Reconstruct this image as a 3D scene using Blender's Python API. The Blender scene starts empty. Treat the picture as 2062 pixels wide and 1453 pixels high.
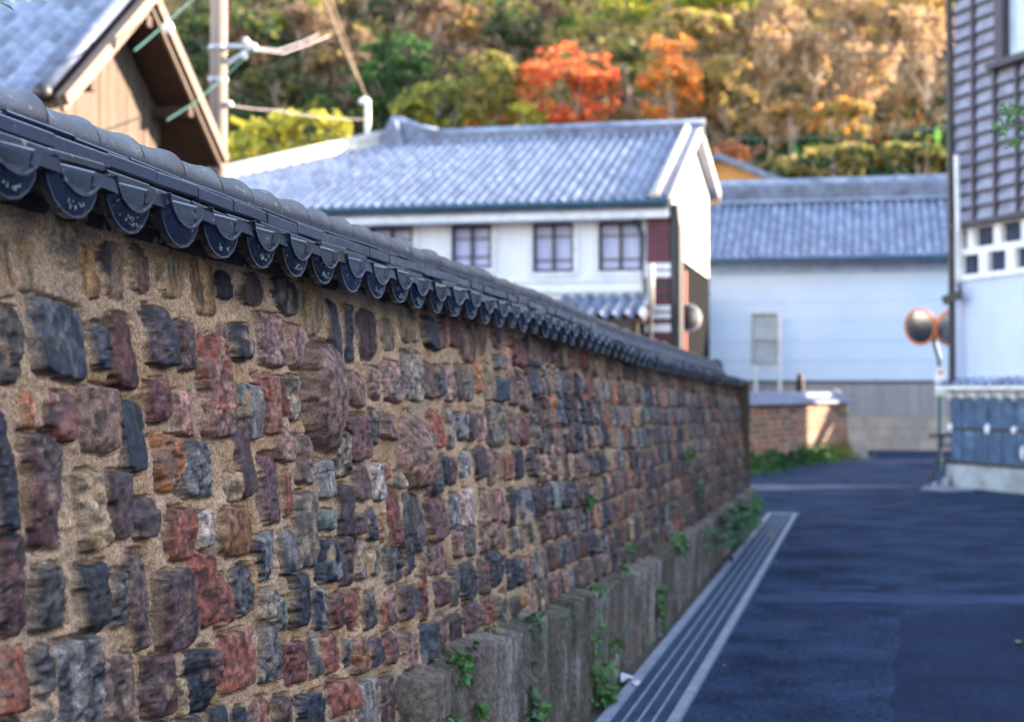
import bpy, math, random
import numpy as np
from mathutils import Vector, Matrix
R = math.radians
random.seed(7)
S = bpy.context.scene
C = S.collection

# ------------------------------------------------------------------ camera
F = 3150.0; CX, CY = 1031.0, 726.5          # focal length and centre in photo pixels
CAMZ = 1.8
YAW = math.atan(715 / F); PIT = math.atan(63.5 / F)
cd = bpy.data.cameras.new('camera'); cam = bpy.data.objects.new('camera', cd); C.objects.link(cam)
cam.location = (0, 0, CAMZ); cam.rotation_euler = (math.pi / 2 + PIT, 0, YAW)
cd.sensor_width = 36; cd.lens = 36 * F / 2062; cd.clip_start = 0.05; cd.clip_end = 3000
cd.dof.use_dof = True; cd.dof.focus_distance = 4.45; cd.dof.aperture_fstop = 2.9
S.camera = cam

# ------------------------------------------------------------------ light
SUNV = Vector((.866, .5, 0.0)) * math.cos(R(19)) + Vector((0, 0, math.sin(R(19))))
w = bpy.data.worlds.new('World'); S.world = w; w.use_nodes = True
nt = w.node_tree; bg = nt.nodes['Background']
sky = nt.nodes.new('ShaderNodeTexSky'); sky.sky_type = 'NISHITA'; sky.sun_disc = False
sky.sun_elevation = R(19); sky.sun_rotation = math.atan2(SUNV.x, SUNV.y); sky.ozone_density = 2.2; sky.dust_density = .3
tint = nt.nodes.new('ShaderNodeVectorMath'); tint.operation = 'MULTIPLY'; tint.inputs[1].default_value = (1.35, 1.02, .82)
nt.links.new(sky.outputs[0], tint.inputs[0]); nt.links.new(tint.outputs[0], bg.inputs[0]); bg.inputs[1].default_value = 0.15
sl = bpy.data.lights.new('sun', 'SUN'); sl.energy = 3.9; sl.angle = R(0.5); sl.color = (1, 0.80, 0.58)
so = bpy.data.objects.new('sun', sl); C.objects.link(so); so.rotation_euler = SUNV.to_track_quat('Z', 'Y').to_euler()
S.view_settings.view_transform = 'Standard'; S.view_settings.look = 'None'
S.view_settings.exposure = 2.95; S.view_settings.gamma = 1.0
S.cycles.max_bounces = 6

# ------------------------------------------------------------------ helpers
CAMR = cam.rotation_euler.to_matrix()
CAM = Vector((0, 0, CAMZ))
def ray(px, py): return CAMR @ Vector(((px - CX) / F, -(py - CY) / F, -1))
def at(px, py, d): return CAM + ray(px, py) * d
def onX(px, py, X): r = ray(px, py); return CAM + r * (X / r.x)
def onY(px, py, Y): r = ray(px, py); return CAM + r * (Y / r.y)
def onG(px, py, z=0): r = ray(px, py); return CAM + r * ((z - CAMZ) / r.z)
def on(px, py, P, n): r = ray(px, py); return CAM + r * ((P - CAM).dot(n) / r.dot(n))

def tag(o, label=None, cat=None, group=None, kind=None):
    if label: o['label'] = label
    if cat: o['category'] = cat
    if group: o['group'] = group
    if kind: o['kind'] = kind
    return o
def thing(name, loc, label, cat, group=None):
    o = bpy.data.objects.new(name, None); C.objects.link(o); o.location = loc
    o.empty_display_size = .3
    return tag(o, label, cat, group)
def put(o, parent):
    if parent is not None:
        o.parent = parent; o.matrix_parent_inverse = Matrix.Translation(-Vector(root_loc(parent)))
    return o
def root_loc(p):
    l = Vector(p.location)
    if p.parent is not None and p.type != 'EMPTY': l = l   # meshes sit at the world origin
    return l
class MB:
    def __init__(s): s.v = []; s.f = []
    def add(s, vs, fs):
        n = len(s.v); s.v += [tuple(v) for v in vs]; s.f += [tuple(i + n for i in f) for f in fs]; return s
    def hexa(s, p):   # 8 points: bottom 4 then top 4
        return s.add(p, [(0,3,2,1),(4,5,6,7),(0,1,5,4),(1,2,6,5),(2,3,7,6),(3,0,4,7)])
    def box(s, x0, x1, y0, y1, z0, z1):
        return s.hexa([(x0,y0,z0),(x1,y0,z0),(x1,y1,z0),(x0,y1,z0),(x0,y0,z1),(x1,y0,z1),(x1,y1,z1),(x0,y1,z1)])
    def bar(s, a, b, w, h, up=Vector((0,0,1))):
        a = Vector(a); b = Vector(b); d = (b - a).normalized(); sd = d.cross(up)
        if sd.length < 1e-4: sd = Vector((1,0,0))
        sd.normalize(); u = sd.cross(d).normalized(); sd = sd * w / 2; u = u * h / 2
        return s.hexa([a-sd-u, a+sd-u, b+sd-u, b-sd-u, a-sd+u, a+sd+u, b+sd+u, b-sd+u])
    def tube(s, pts, r, n=8, caps=True):
        pts = [Vector(p) for p in pts]; rr = r if isinstance(r, (list, tuple)) else [r] * len(pts)
        base = len(s.v); ref = None
        for i, p in enumerate(pts):
            d = (pts[min(i+1, len(pts)-1)] - pts[max(i-1, 0)]).normalized()
            if ref is None: ref = Vector((0,0,1)) if abs(d.z) < .9 else Vector((1,0,0))
            a = d.cross(ref).normalized(); b = d.cross(a).normalized(); ref = b.cross(d) if False else ref
            for k in range(n):
                t = 2 * math.pi * k / n; s.v.append(tuple(p + (a * math.cos(t) + b * math.sin(t)) * rr[i]))
        for i in range(len(pts) - 1):
            for k in range(n):
                q = base + i*n; s.f.append((q+k, q+(k+1) % n, q+n+(k+1) % n, q+n+k))
        if caps:
            s.f.append(tuple(base + k for k in range(n))[::-1]); s.f.append(tuple(base + (len(pts)-1)*n + k for k in range(n)))
        return s
    def ell(s, c, r, nu=12, nv=8, ax=None):
        M = ax or Matrix.Identity(3); base = len(s.v); c = Vector(c)
        for j in range(nv + 1):
            ph = math.pi * j / nv
            for i in range(nu):
                t = 2*math.pi*i/nu
                s.v.append(tuple(c + M @ Vector((r[0]*math.sin(ph)*math.cos(t), r[1]*math.sin(ph)*math.sin(t), r[2]*math.cos(ph)))))
        for j in range(nv):
            for i in range(nu):
                q = base + j*nu; s.f.append((q+i, q+nu+i, q+nu+(i+1) % nu, q+(i+1) % nu))
        return s
    def build(s, name, m, parent=None, smooth=False):
        me = bpy.data.meshes.new(name); me.from_pydata(s.v, [], s.f); me.materials.append(m)
        if smooth: me.polygons.foreach_set('use_smooth', [True]*len(me.polygons))
        me.update(); o = bpy.data.objects.new(name, me); C.objects.link(o)
        if parent is not None: put(o, parent)
        return o
def npmesh(name, V, Q, m, parent=None, col=None, smooth=False):
    V = np.asarray(V, np.float32).reshape(-1, 3); Q = np.asarray(Q, np.int32); k = Q.shape[1]
    me = bpy.data.meshes.new(name)
    me.vertices.add(len(V)); me.vertices.foreach_set('co', V.ravel())
    me.loops.add(Q.size); me.loops.foreach_set('vertex_index', Q.ravel())
    me.polygons.add(len(Q)); me.polygons.foreach_set('loop_start', np.arange(0, Q.size, k, dtype=np.int32))
    me.polygons.foreach_set('loop_total', np.full(len(Q), k, np.int32))
    me.update(calc_edges=True)
    if smooth: me.polygons.foreach_set('use_smooth', np.ones(len(Q), bool))
    if col is not None:
        a = me.color_attributes.new('Col', 'FLOAT_COLOR', 'POINT')
        a.data.foreach_set('color', np.asarray(col, np.float32).ravel())
    me.materials.append(m); me.validate()
    o = bpy.data.objects.new(name, me); C.objects.link(o)
    if parent is not None: put(o, parent)
    return o
def grid_faces(nr, nc):
    i = np.arange(nr-1)[:, None] * nc + np.arange(nc-1)[None, :]
    return np.stack([i, i+1, i+nc+1, i+nc], -1).reshape(-1, 4)

# numpy value noise
def vn(x, y, seed=0):
    xi = np.floor(x).astype(np.int64); yi = np.floor(y).astype(np.int64)
    fx = x - xi; fy = y - yi; fx = fx*fx*(3-2*fx); fy = fy*fy*(3-2*fy)
    def h(a, b):
        n = (a * 374761393 + b * 668265263 + seed * 982451653) & 0xffffffff
        n = ((n ^ (n >> 13)) * 1274126177) & 0xffffffff
        n = (n ^ (n >> 16)) & 0xffff
        return n / 65535.0
    return (h(xi, yi)*(1-fx) + h(xi+1, yi)*fx)*(1-fy) + (h(xi, yi+1)*(1-fx) + h(xi+1, yi+1)*fx)*fy
def fbm(x, y, seed=0, o=3):
    s = 0; a = .5; t = 0
    for k in range(o): s = s + a*vn(x*2**k, y*2**k, seed+k*17); t += a; a *= .5
    return s / t

# ------------------------------------------------------------------ materials
def mat(name, c1, c2=None, rough=.7, scale=4, stretch=(1,1,1), bump=0, bscale=60, c3=None, spec=.5, metal=0, detail=6, attr=False, ramp=(.35,.65), trans=0, rvar=0, fine=None, speck=None):
    m = bpy.data.materials.new(name); m.use_nodes = True; t = m.node_tree; N = t.nodes; L = t.links
    b = N['Principled BSDF']; b.inputs['Roughness'].default_value = rough; b.inputs['Metallic'].default_value = metal
    b.inputs['Specular IOR Level'].default_value = spec
    tc = N.new('ShaderNodeTexCoord'); mp = N.new('ShaderNodeMapping'); mp.inputs['Scale'].default_value = stretch
    L.new(tc.outputs['Object'], mp.inputs[0])
    nz = N.new('ShaderNodeTexNoise'); nz.inputs['Scale'].default_value = scale; nz.inputs['Detail'].default_value = detail
    nz.inputs['Roughness'].default_value = .65; L.new(mp.outputs[0], nz.inputs[0])
    rp = N.new('ShaderNodeValToRGB'); e = rp.color_ramp.elements
    c2 = c2 or tuple(x*.75 for x in c1)
    e[0].position = ramp[0]; e[0].color = (*c2, 1); e[1].position = ramp[1]; e[1].color = (*c1, 1)
    if c3: q = e.new(min(.99, ramp[1]+.12)); q.color = (*c3, 1)
    L.new(nz.outputs['Fac'], rp.inputs[0]); out = rp.outputs[0]
    if attr:
        at_ = N.new('ShaderNodeAttribute'); at_.attribute_name = 'Col'
        mx = N.new('ShaderNodeMix'); mx.data_type = 'RGBA'; mx.blend_type = 'MULTIPLY'; mx.inputs[0].default_value = 1
        L.new(at_.outputs['Color'], mx.inputs[6]); L.new(out, mx.inputs[7]); out = mx.outputs[2]
    if fine:
        fn = N.new('ShaderNodeTexNoise'); fn.inputs['Scale'].default_value = fine[0]; fn.inputs['Detail'].default_value = 3; L.new(mp.outputs[0], fn.inputs[0])
        fr_ = N.new('ShaderNodeMapRange'); L.new(fn.outputs['Fac'], fr_.inputs[0]); fr_.inputs[1].default_value = .36; fr_.inputs[2].default_value = .64; fr_.inputs[3].default_value = fine[1]; fr_.inputs[4].default_value = fine[2]
        vm = N.new('ShaderNodeVectorMath'); vm.operation = 'SCALE'; L.new(out, vm.inputs[0]); L.new(fr_.outputs[0], vm.inputs['Scale']); out = vm.outputs[0]
    if speck:
        sn = N.new('ShaderNodeTexNoise'); sn.inputs['Scale'].default_value = speck[0]; sn.inputs['Detail'].default_value = 4; L.new(mp.outputs[0], sn.inputs[0])
        sr = N.new('ShaderNodeMapRange'); L.new(sn.outputs['Fac'], sr.inputs[0]); sr.inputs[1].default_value = speck[1]; sr.inputs[2].default_value = speck[1]+.05; sr.inputs[4].default_value = .8
        mx2 = N.new('ShaderNodeMix'); mx2.data_type = 'RGBA'; L.new(sr.outputs[0], mx2.inputs[0]); L.new(out, mx2.inputs[6]); mx2.inputs[7].default_value = (*speck[2], 1); out = mx2.outputs[2]
    L.new(out, b.inputs['Base Color'])
    if rvar:
        mr = N.new('ShaderNodeMapRange'); L.new(nz.outputs['Fac'], mr.inputs[0]); mr.inputs[1].default_value = .3; mr.inputs[2].default_value = .7
        mr.inputs[3].default_value = rough + rvar; mr.inputs[4].default_value = rough - rvar; L.new(mr.outputs[0], b.inputs['Roughness'])
    if bump:
        n2 = N.new('ShaderNodeTexNoise'); n2.inputs['Scale'].default_value = bscale; n2.inputs['Detail'].default_value = 5; n2.inputs['Roughness'].default_value = .7
        L.new(mp.outputs[0], n2.inputs[0])
        bp = N.new('ShaderNodeBump'); bp.inputs['Strength'].default_value = min(1, bump*2); bp.inputs['Distance'].default_value = bump*.02
        L.new(n2.outputs['Fac'], bp.inputs['Height']); L.new(bp.outputs[0], b.inputs['Normal'])
    if trans:
        tr = N.new('ShaderNodeBsdfTranslucent'); L.new(out, tr.inputs[0]); ms = N.new('ShaderNodeMixShader'); ms.inputs[0].default_value = trans
        L.new(b.outputs[0], ms.inputs[1]); L.new(tr.outputs[0], ms.inputs[2]); L.new(ms.outputs[0], N['Material Output'].inputs[0])
    return m
M = {}
M['wall'] = mat('stone_and_mortar', (1.35,1.33,1.3), (.55,.55,.56), .82, 90, bump=.2, bscale=230, fine=(240, .62, 1.4), attr=True, spec=.3, ramp=(.36,.66), detail=8)
t = M['wall'].node_tree; aa = [n for n in t.nodes if n.type == 'ATTRIBUTE'][0]; mr = t.nodes.new('ShaderNodeMapRange')
t.links.new(aa.outputs['Alpha'], mr.inputs[0]); mr.inputs[3].default_value = .85; mr.inputs[4].default_value = .25
t.links.new(mr.outputs[0], t.nodes['Principled BSDF'].inputs['Roughness'])
M['plinth'] = mat('weathered_concrete', (1.5,1.5,1.5), (.45,.45,.45), .9, 45, bump=.6, bscale=110, attr=True, spec=.3)
M['tile'] = mat('smoked_roof_tile', (.014,.020,.036), (.006,.0085,.017), .24, 7, bump=.14, bscale=90, c3=(.06,.07,.09), rvar=.12, attr=True, speck=(38, .66, (.20,.22,.22)))
M['tile_b'] = mat('smoked_flat_tile', (.016,.025,.060), (.009,.014,.034), .32, 5, bump=.12, bscale=110, c3=(.07,.075,.09), rvar=.1, speck=(45, .67, (.18,.19,.19)))
M['cap'] = mat('weathered_cap_tile', (.014,.022,.044), (.005,.008,.018), .34, 4, (1,1.2,1), bump=.2, bscale=60, c3=(.17,.135,.10), ramp=(.38,.62), rvar=.1, fine=(60,.7,1.4), speck=(30, .65, (.24,.24,.22)))
M['stamp'] = mat('lichen_relief', (.22,.30,.28), (.10,.14,.15), .8, 60)
M['mud'] = mat('roof_mud', (.10,.075,.05), (.04,.03,.02), .95, 30, bump=.5, bscale=80)
M['roof'] = mat('silver_roof_tile', (.24,.31,.46), (.07,.105,.20), .42, 2.5, bump=0, detail=8, rvar=.1)
M['rooft'] = mat('weathered_roof_tile', (.235,.285,.41), (.12,.155,.25), .30, 2.5, attr=True, detail=8)
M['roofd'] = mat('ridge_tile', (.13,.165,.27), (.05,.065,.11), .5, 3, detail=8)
M['ridgew'] = mat('plastered_ridge', (.55,.52,.48), (.38,.36,.34), .8, 3)
M['white'] = mat('white_plaster', (.80,.81,.85), (.66,.68,.75), .85, 1.2, (1.5,1,.22), detail=8)
M['cream'] = mat('cream_plaster', (.82,.80,.74), (.74,.72,.68), .85, .8)
M['blue'] = mat('pale_blue_siding', (.56,.70,.88), (.50,.64,.83), .6, .6)
M['lav'] = mat('lavender_plaster', (.50,.57,.76), (.40,.47,.68), .85, .5)
M['greyc'] = mat('grey_board', (.34,.34,.36), (.26,.26,.28), .85, 1, (6,6,.5))
M['sandst'] = mat('yellowed_stone', (.52,.46,.38), (.33,.31,.30), .9, 1.5)
M['asphalt'] = mat('asphalt', (.0200,.041,.092), (.0070,.016,.042), .85, 1.1, spec=.12, bump=.35, bscale=220, c3=(.022,.044,.105), detail=14, rvar=.1, ramp=(.38,.60), fine=(26, .5, 1.6), speck=(60, .72, (.10,.12,.17)))
M['asphd'] = mat('dark_asphalt', (.011,.024,.066), (.006,.013,.040), .85, 1.2, spec=.12, fine=(26,.62,1.45), bump=.35, bscale=220, detail=10)
M['asphl'] = mat('light_asphalt', (.036,.060,.13), (.022,.036,.08), .85, 2.5, spec=.15, bump=.35, bscale=200, detail=10, fine=(110,.5,1.6))
M['conc'] = mat('concrete', (.22,.25,.32), (.14,.16,.21), .85, 5, bump=.2, bscale=90)
M['frame'] = mat('galvanised_frame', (.26,.30,.38), (.16,.18,.24), .6, 8, bump=.1)
M['grate'] = mat('grate_steel', (.055,.105,.20), (.03,.06,.12), .5, 5, metal=.3)
M['dirt'] = mat('dirt', (.09,.075,.06), (.035,.03,.028), .95, 9, bump=.8, bscale=45, c3=(.16,.14,.12))
M['dark'] = mat('dark_paint', (.02,.022,.032), (.012,.013,.02), .5, 5)
M['void'] = mat('gap_shade_black', (.02,.022,.025), (.012,.012,.015), .9, 5)
M['wood'] = mat('weathered_board', (.125,.085,.064), (.06,.04,.03), .8, 5, (1,9,.6), bump=.2, bscale=30)
M['barge'] = mat('barge_board', (.19,.14,.11), (.13,.095,.075), .7, 4, (1,1,5))
M['brown'] = mat('dark_brown_timber', (.055,.025,.018), (.03,.014,.01), .7, 5)
M['pole'] = mat('concrete_pole', (.27,.205,.165), (.21,.16,.135), .8, 2, (4,4,.6))
M['steel'] = mat('galvanised_steel', (.45,.48,.52), (.3,.32,.36), .45, 6, metal=.5)
M['wire'] = mat('cable_sheath', (.05,.055,.06), None, .6, 5)
M['wireg'] = mat('green_cable_cover', (.02,.11,.09), (.015,.08,.07), .5, 5)
M['wirel'] = mat('pale_cable', (.34,.30,.32), None, .6, 5)
M['insul'] = mat('white_porcelain', (.8,.8,.8), None, .3, 5)
M['glass'] = mat('window_glass', (.03,.045,.09), (.02,.03,.06), .1, 2)
M['curtain'] = mat('pale_curtain', (.62,.64,.86), (.36,.38,.60), .7, 3, (14,14,.3))
M['winfr'] = mat('dark_window_frame', (.03,.028,.05), None, .5, 5)
M['whitetrim'] = mat('white_trim', (.78,.80,.86), None, .7, 5)
M['plum'] = mat('plum_pillar', (.125,.03,.055), (.09,.022,.04), .7, 2)
M['redp'] = mat('red_paint', (.42,.035,.03), None, .5, 3)
M['siding'] = mat('silvered_siding', (.25,.27,.39), (.13,.14,.21), .6, 4, (1,1,1), bump=.1, bscale=30, rvar=.1)
M['batten'] = mat('dark_batten', (.05,.042,.07), (.03,.025,.04), .6, 5)
M['namako'] = mat('blue_wall_tile', (.05,.11,.22), (.018,.045,.11), .4, 3.5, detail=8, c3=(.22,.28,.38), ramp=(.35,.58))
M['mirror'] = mat('mirror_surface', (.38,.37,.38), (.30,.30,.33), .3, 1, metal=1)
M['orange'] = mat('orange_rim', (.75,.22,.05), None, .5, 3)
M['teal'] = mat('teal_pole_paint', (.022,.085,.135), None, .45, 3)
M['sign'] = mat('white_sign', (.78,.80,.84), None, .5, 3)
M['redink'] = mat('red_ink', (.6,.08,.08), None, .5, 3)
M['paper'] = mat('scrap_paper', (.62,.60,.66), (.45,.43,.50), .8, 20)
M['leaf'] = mat('green_leaf', (.06,.20,.025), (.018,.085,.012), .5, 14, trans=.25)
M['leafd'] = mat('dark_green_leaf', (.02,.11,.03), (.01,.05,.015), .45, 14, trans=.2)
M['leafy'] = mat('yellow_leaf', (.42,.38,.10), (.2,.22,.05), .6, 14, trans=.3)
M['stem'] = mat('brown_stem', (.10,.07,.04), None, .8, 10)
M['barkt'] = mat('tan_bark', (.60,.46,.33), (.40,.30,.21), .85, 2)
M['barkg'] = mat('grey_bark', (.34,.28,.24), (.2,.16,.14), .85, 2)
M['wood_s'] = mat('woodland_foliage', (1.2,1.2,1.2), (.75,.75,.75), .7, 1.5, attr=True, trans=.45)
M['hill'] = mat('leaf_litter', (.13,.09,.045), (.05,.045,.02), .95, .35, c3=(.20,.14,.07))

# ================================================================== ground
def struct(o): o['kind'] = 'structure'; return o
g = MB(); g.add([(-600,-200,-.02),(600,-200,-.02),(600,900,-.02),(-600,900,-.02)], [(0,1,2,3)])
struct(g.build('ground', M['hill']))
g = MB(); g.add([(-1.0,-6,0),(16,-6,0),(16,22,0),(30,62,0),(-30,62,0),(-30,40,0),(-9,24,0),(-1.0,22.8,0)], [tuple(range(8))])
struct(g.build('road', M['asphalt']))
g = MB(); g.box(-1.62,-1.43,4.0,23.2,-.05,.012)
def strip(y0, y1, x0, x1, z, m, name, n=60, amp=.06, seed=1):
    V = []; 
    for i in range(n+1):
        y = y0 + (y1-y0)*i/n; a = (vn(np.array(y*2.1), np.array(.5), seed)-.5)*amp; b = (vn(np.array(y*1.7), np.array(7.5), seed)-.5)*amp
        V += [(x0+float(a), y, z), (x1+float(b), y, z)]
    return struct(npmesh(name, V, [(2*i, 2*i+1, 2*i+3, 2*i+2) for i in range(n)], m))
strip(-3, 23.3, -2.0, -1.02, .006, M['dirt'], 'dirt_strip', 240, .1, 3)
# asphalt repairs: lighter seam across the lane, darker square patch, pale scrape
def patch(pts, z, m, name):
    V = [onG(*p) for p in pts]; mb = MB(); mb.add([(v.x, v.y, z) for v in V], [tuple(range(len(V)))[::-1]]); return struct(mb.build(name, m))
patch([(1510,1197),(1600,1194),(1700,1192),(1800,1197),(1900,1200),(2110,1196),(2110,1217),(1980,1215),(1900,1221),(1800,1214),(1700,1212),(1600,1216),(1530,1212)], .004, M['asphl'], 'asphalt_seam')
patch([(1812,1240),(1880,1232),(1960,1236),(2110,1230),(2260,1500),(1790,1500),(1806,1440),(1796,1400),(1812,1360),(1800,1330),(1816,1290)], .0045, M['asphd'], 'asphalt_patch')
patch([(1664,1184),(1700,1181),(1768,1182),(1768,1187),(1700,1187),(1664,1189)], .008, M['asphl'], 'road_scrape')
patch([(1850,985),(1915,955),(1960,962),(1960,988),(1900,990)], .006, M['conc'], 'concrete_apron')

# ================================================================== the old firebrick wall
def lerp(tab):
    X = np.array([a for a, b in tab]); Z = np.array([b for a, b in tab])
    def f(y):
        s = 0
        for o in (-.9, -.45, 0, .45, .9): s = s + np.interp(np.asarray(y, float)+o, X, Z)
        return s/5
    return f
EA = lerp([(-3,2.33),(2.88,2.19),(3.7,2.166),(4.69,2.138),(6.2,2.118),(7.64,2.105),(9.7,2.07),(11.95,2.0),(21,1.872),(24,1.83)])   # underside of the eave tiles
LE = lerp([(-3,.92),(3,.86),(4.9,.80),(8.9,.64),(11.8,.56),(21.5,.45),(25,.42)])                                     # top of the plinth
WN = Vector((1, 0, .10)).normalized(); WP = Vector((-1.80, 0, 2.15))
def xw(z): return -1.80 + (2.15 - z)*.10
YEND = 21.9
K = dict(  # firebrick colours (linear)
 O=(.27,.165,.075), T=(.30,.22,.14), D=(.030,.027,.028), N=(.018,.025,.044), B=(.12,.075,.055), P=(.070,.044,.044), M=(.105,.038,.036),
 V=(.175,.105,.092), R=(.26,.075,.045), E=(.165,.055,.038), G=(.12,.10,.088), L=(.23,.215,.20), K=(.36,.19,.15), W=(.42,.34,.31), A=(.34,.13,.05), S=(.14,.17,.15), U=(.05,.065,.09), Z=(.30,.175,.135))
LST = [ # crop origin x, y, scale, then x0 y0 x1 y1 colour style (s smooth, r rough, g glazed, v streaky, b big boulder, o ochre smeared)
(0,450,2.906,"""0 60 120 430 Oo|150 70 240 400 Oo|340 0 500 270 To|520 130 620 430 Oo|620 110 780 440 Po|790 130 920 400 Bo|950 180 1120 430 To|1150 200 1290 530 Oo|1300 280 1400 440 Do|1430 290 1590 480 Bo|1620 320 1780 530 Do|1790 320 1900 660 To
|0 490 160 930 Gr|215 460 560 900 Ns|565 575 670 850 Dg|665 540 845 960 Ms|885 490 1040 830 Pr|1050 570 1195 850 Pr|1290 580 1380 720 Bo|1380 590 1510 800 Nv|1530 530 1690 830 Vr|1700 600 1820 850 Vs
|165 980 240 1200 As|305 990 480 1280 Mg|510 950 735 1340 Bs|735 1040 895 1450 Nv|880 910 1035 1160 Mr|1055 980 1180 1240 Ks|1210 670 1400 1240 Rr|1410 940 1470 1130 Sv|1470 950 1550 1260 Lv|1530 890 1650 1230 Rv|1660 900 1710 1120 Es|1710 890 1790 1150 Tr|1790 700 2034 1330 Zb|1410 1150 1510 1600 Pv|1640 1200 1730 1390 Vr|1760 1240 1870 1520 Vr
|0 1080 110 1840 Nr|180 1240 400 1900 Pr|930 1240 1090 1570 Ar|1090 1280 1290 1600 Lr|1540 1350 1680 1750 Mg"""),
(0,950,2.889,"""480 0 650 450 Tr|660 0 790 390 Ps|800 150 940 390 Ps|990 210 1180 510 Er|1190 230 1275 440 Wr|1295 210 1525 490 As|1340 0 1430 170 Tr|1680 0 1730 260 Es|1750 120 1870 560 Gv|1885 215 1970 345 Ss|1890 0 1970 150 Lv
|0 380 195 960 Pr|220 545 430 930 Dg|480 540 690 930 Dr|700 570 770 900 Gr|780 470 910 1030 Vr|935 570 1190 1040 Pr|1155 475 1290 900 Es|1280 600 1370 890 Er|1375 540 1520 830 Dg|1515 360 1645 630 Nr|1660 340 1745 590 Lv|1870 390 1990 640 Nv
|1530 680 1635 860 Gr|1640 730 1710 920 Sr|1710 590 1850 900 Dr|1850 680 1940 915 Nv|0 1030 220 1400 Er|225 1000 345 1310 Dg|235 1320 340 1430 Dg|370 970 620 1520 Lr|625 1080 840 1520 Br|860 1070 1050 1430 Mr|1060 1200 1140 1420 Tr|1110 1030 1290 1390 Nr|1225 1030 1300 1240 Mr|1300 925 1520 1270 Rs|1540 890 1680 1225 Lr|1680 990 1820 1240 Mr|1820 930 1900 1200 Gv|1900 930 2010 1170 Eg
|850 1480 1050 1700 Pr|1090 1420 1210 1600 Dr|1220 1370 1370 1650 Dr|1385 1370 1485 1600 Nr|1495 1310 1610 1650 Rr|1620 1300 1740 1600 Br|1750 1280 1940 1600 Nv|1945 1200 2015 1420 Mr|0 1450 200 1800 Pr|230 1480 360 1800 Er"""),
(650,550,2.906,"""65 160 125 500 Pv|150 190 200 515 Nv|220 220 345 505 Po|350 270 460 450 To|465 190 545 400 To|600 260 700 440 Ns|705 250 760 430 Mv|765 250 815 430 Ms|820 280 910 520 Bo|915 300 970 480 Oo|1005 320 1065 440 Ps|1070 430 1110 560 Ks|1115 380 1150 540 Ev|1155 390 1190 550 Mv|1190 390 1228 540 Ms|1235 460 1290 550 Us|1310 430 1350 550 To|1360 430 1400 580 Br|1405 430 1445 560 Vs|1460 440 1505 550 Tr|1520 470 1560 560 Rs
|175 590 270 780 Ks|280 550 375 740 Zr|380 520 490 750 Zr|495 460 600 740 Gr|610 530 680 730 Br|682 540 725 720 Pg|728 540 790 750 Zr|795 540 840 740 Ps|842 550 895 745 Gv|900 520 940 700 As|960 520 1015 740 Tv|1020 480 1065 560 Ss|1025 610 1085 750 Us|1100 590 1155 770 Vs|1158 590 1225 800 Br|1230 560 1278 740 Ps|1282 610 1325 790 Lv|1330 610 1375 780 Br|1380 625 1475 790 Ds|1480 590 1530 800 Dv|1533 600 1580 770 Er|1590 500 1640 760 Ps
|165 830 300 1100 Mg|300 800 360 1000 Gr|375 830 460 970 Kr|465 820 625 1260 Zb|640 815 720 1020 Rs|735 785 795 1030 Gr|800 820 850 980 Lv|860 820 920 980 Ps|922 800 965 980 Ks|975 780 1075 1010 Gr|1105 820 1162 1000 Vs|1165 830 1225 1010 Es|1227 820 1270 960 Gr|1275 870 1330 1010 Dr|1333 850 1375 1000 Ks|1380 840 1440 970 Ms|1442 820 1520 970 Dr|1525 850 1590 980 Us|1600 830 1640 950 Dr
|85 930 205 1190 Gr|0 1090 95 1320 Lv|205 1120 290 1330 Vs|320 1110 382 1330 Wr|385 1110 430 1200 Rr|440 1150 490 1260 Tr|600 1100 643 1300 Ps|647 1080 710 1290 Dr|715 1070 748 1240 Nv|752 1080 802 1240 Ms|820 1040 890 1190 Lr|905 1020 975 1200 Ps|980 1040 1048 1240 Zr|1052 1060 1082 1200 Es|1085 1060 1130 1210 Er|1135 1030 1210 1200 Dr|1213 1030 1280 1190 Pr|1290 1030 1370 1170 Br|1380 1010 1438 1180 Ps|1442 1020 1520 1140 Vs
|110 1240 200 1630 Ps|410 1270 485 1720 Es|0 1380 95 1500 Ss|500 1280 600 1640 Gv|620 1310 750 1560 Mr|762 1290 832 1500 Lr|842 1260 915 1490 Wr|940 1270 1000 1480 Br|1003 1270 1040 1460 Ks|1042 1280 1088 1460 Zr|1100 1260 1160 1480 Dr|1165 1265 1222 1480 Nv|1230 1250 1290 1450 Ps|1295 1250 1345 1430 Pr"""),
(650,1000,2.946,"""215 105 280 225 Ps|285 75 350 265 Dg|355 110 405 270 Ar|0 255 110 500 Nv|115 240 205 530 Ps|210 260 300 490 Tr|305 310 370 470 Gr|390 290 500 500 Dr|505 245 580 450 Nv|590 300 635 430 Tr|640 265 730 460 Kr|790 180 858 360 Kr|865 175 930 350 Gs|945 160 1010 330 Br|1015 150 1075 290 Zr|0 540 65 790 Nr|75 570 158 780 Mg|162 560 258 790 Er|262 560 360 780 Dr|400 560 460 760 Vr|480 520 548 730 Ps|552 530 598 690 Nv|600 450 660 730 Er|690 500 778 650 Mr|780 420 828 650 Gv|832 390 940 610 Dr|945 380 998 580 Mr|1002 310 1090 530 Dr
|145 840 200 1010 Gr|205 830 300 1050 Ar|305 830 378 1000 Pr|382 800 488 970 Mr|490 790 570 1020 Vr|600 750 690 980 Us|692 700 760 930 Bv|770 700 848 870 Ps|70 1090 220 1270 Es|225 1080 340 1400 Lv|365 1060 470 1400 Pr|520 1080 690 1500 Bs|852 620 955 790 Pr|960 590 1040 760 Er|1045 560 1120 770 Gv|1130 600 1200 720 Ps|120 1290 215 1500 Ks"""),
]
stones = []
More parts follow.
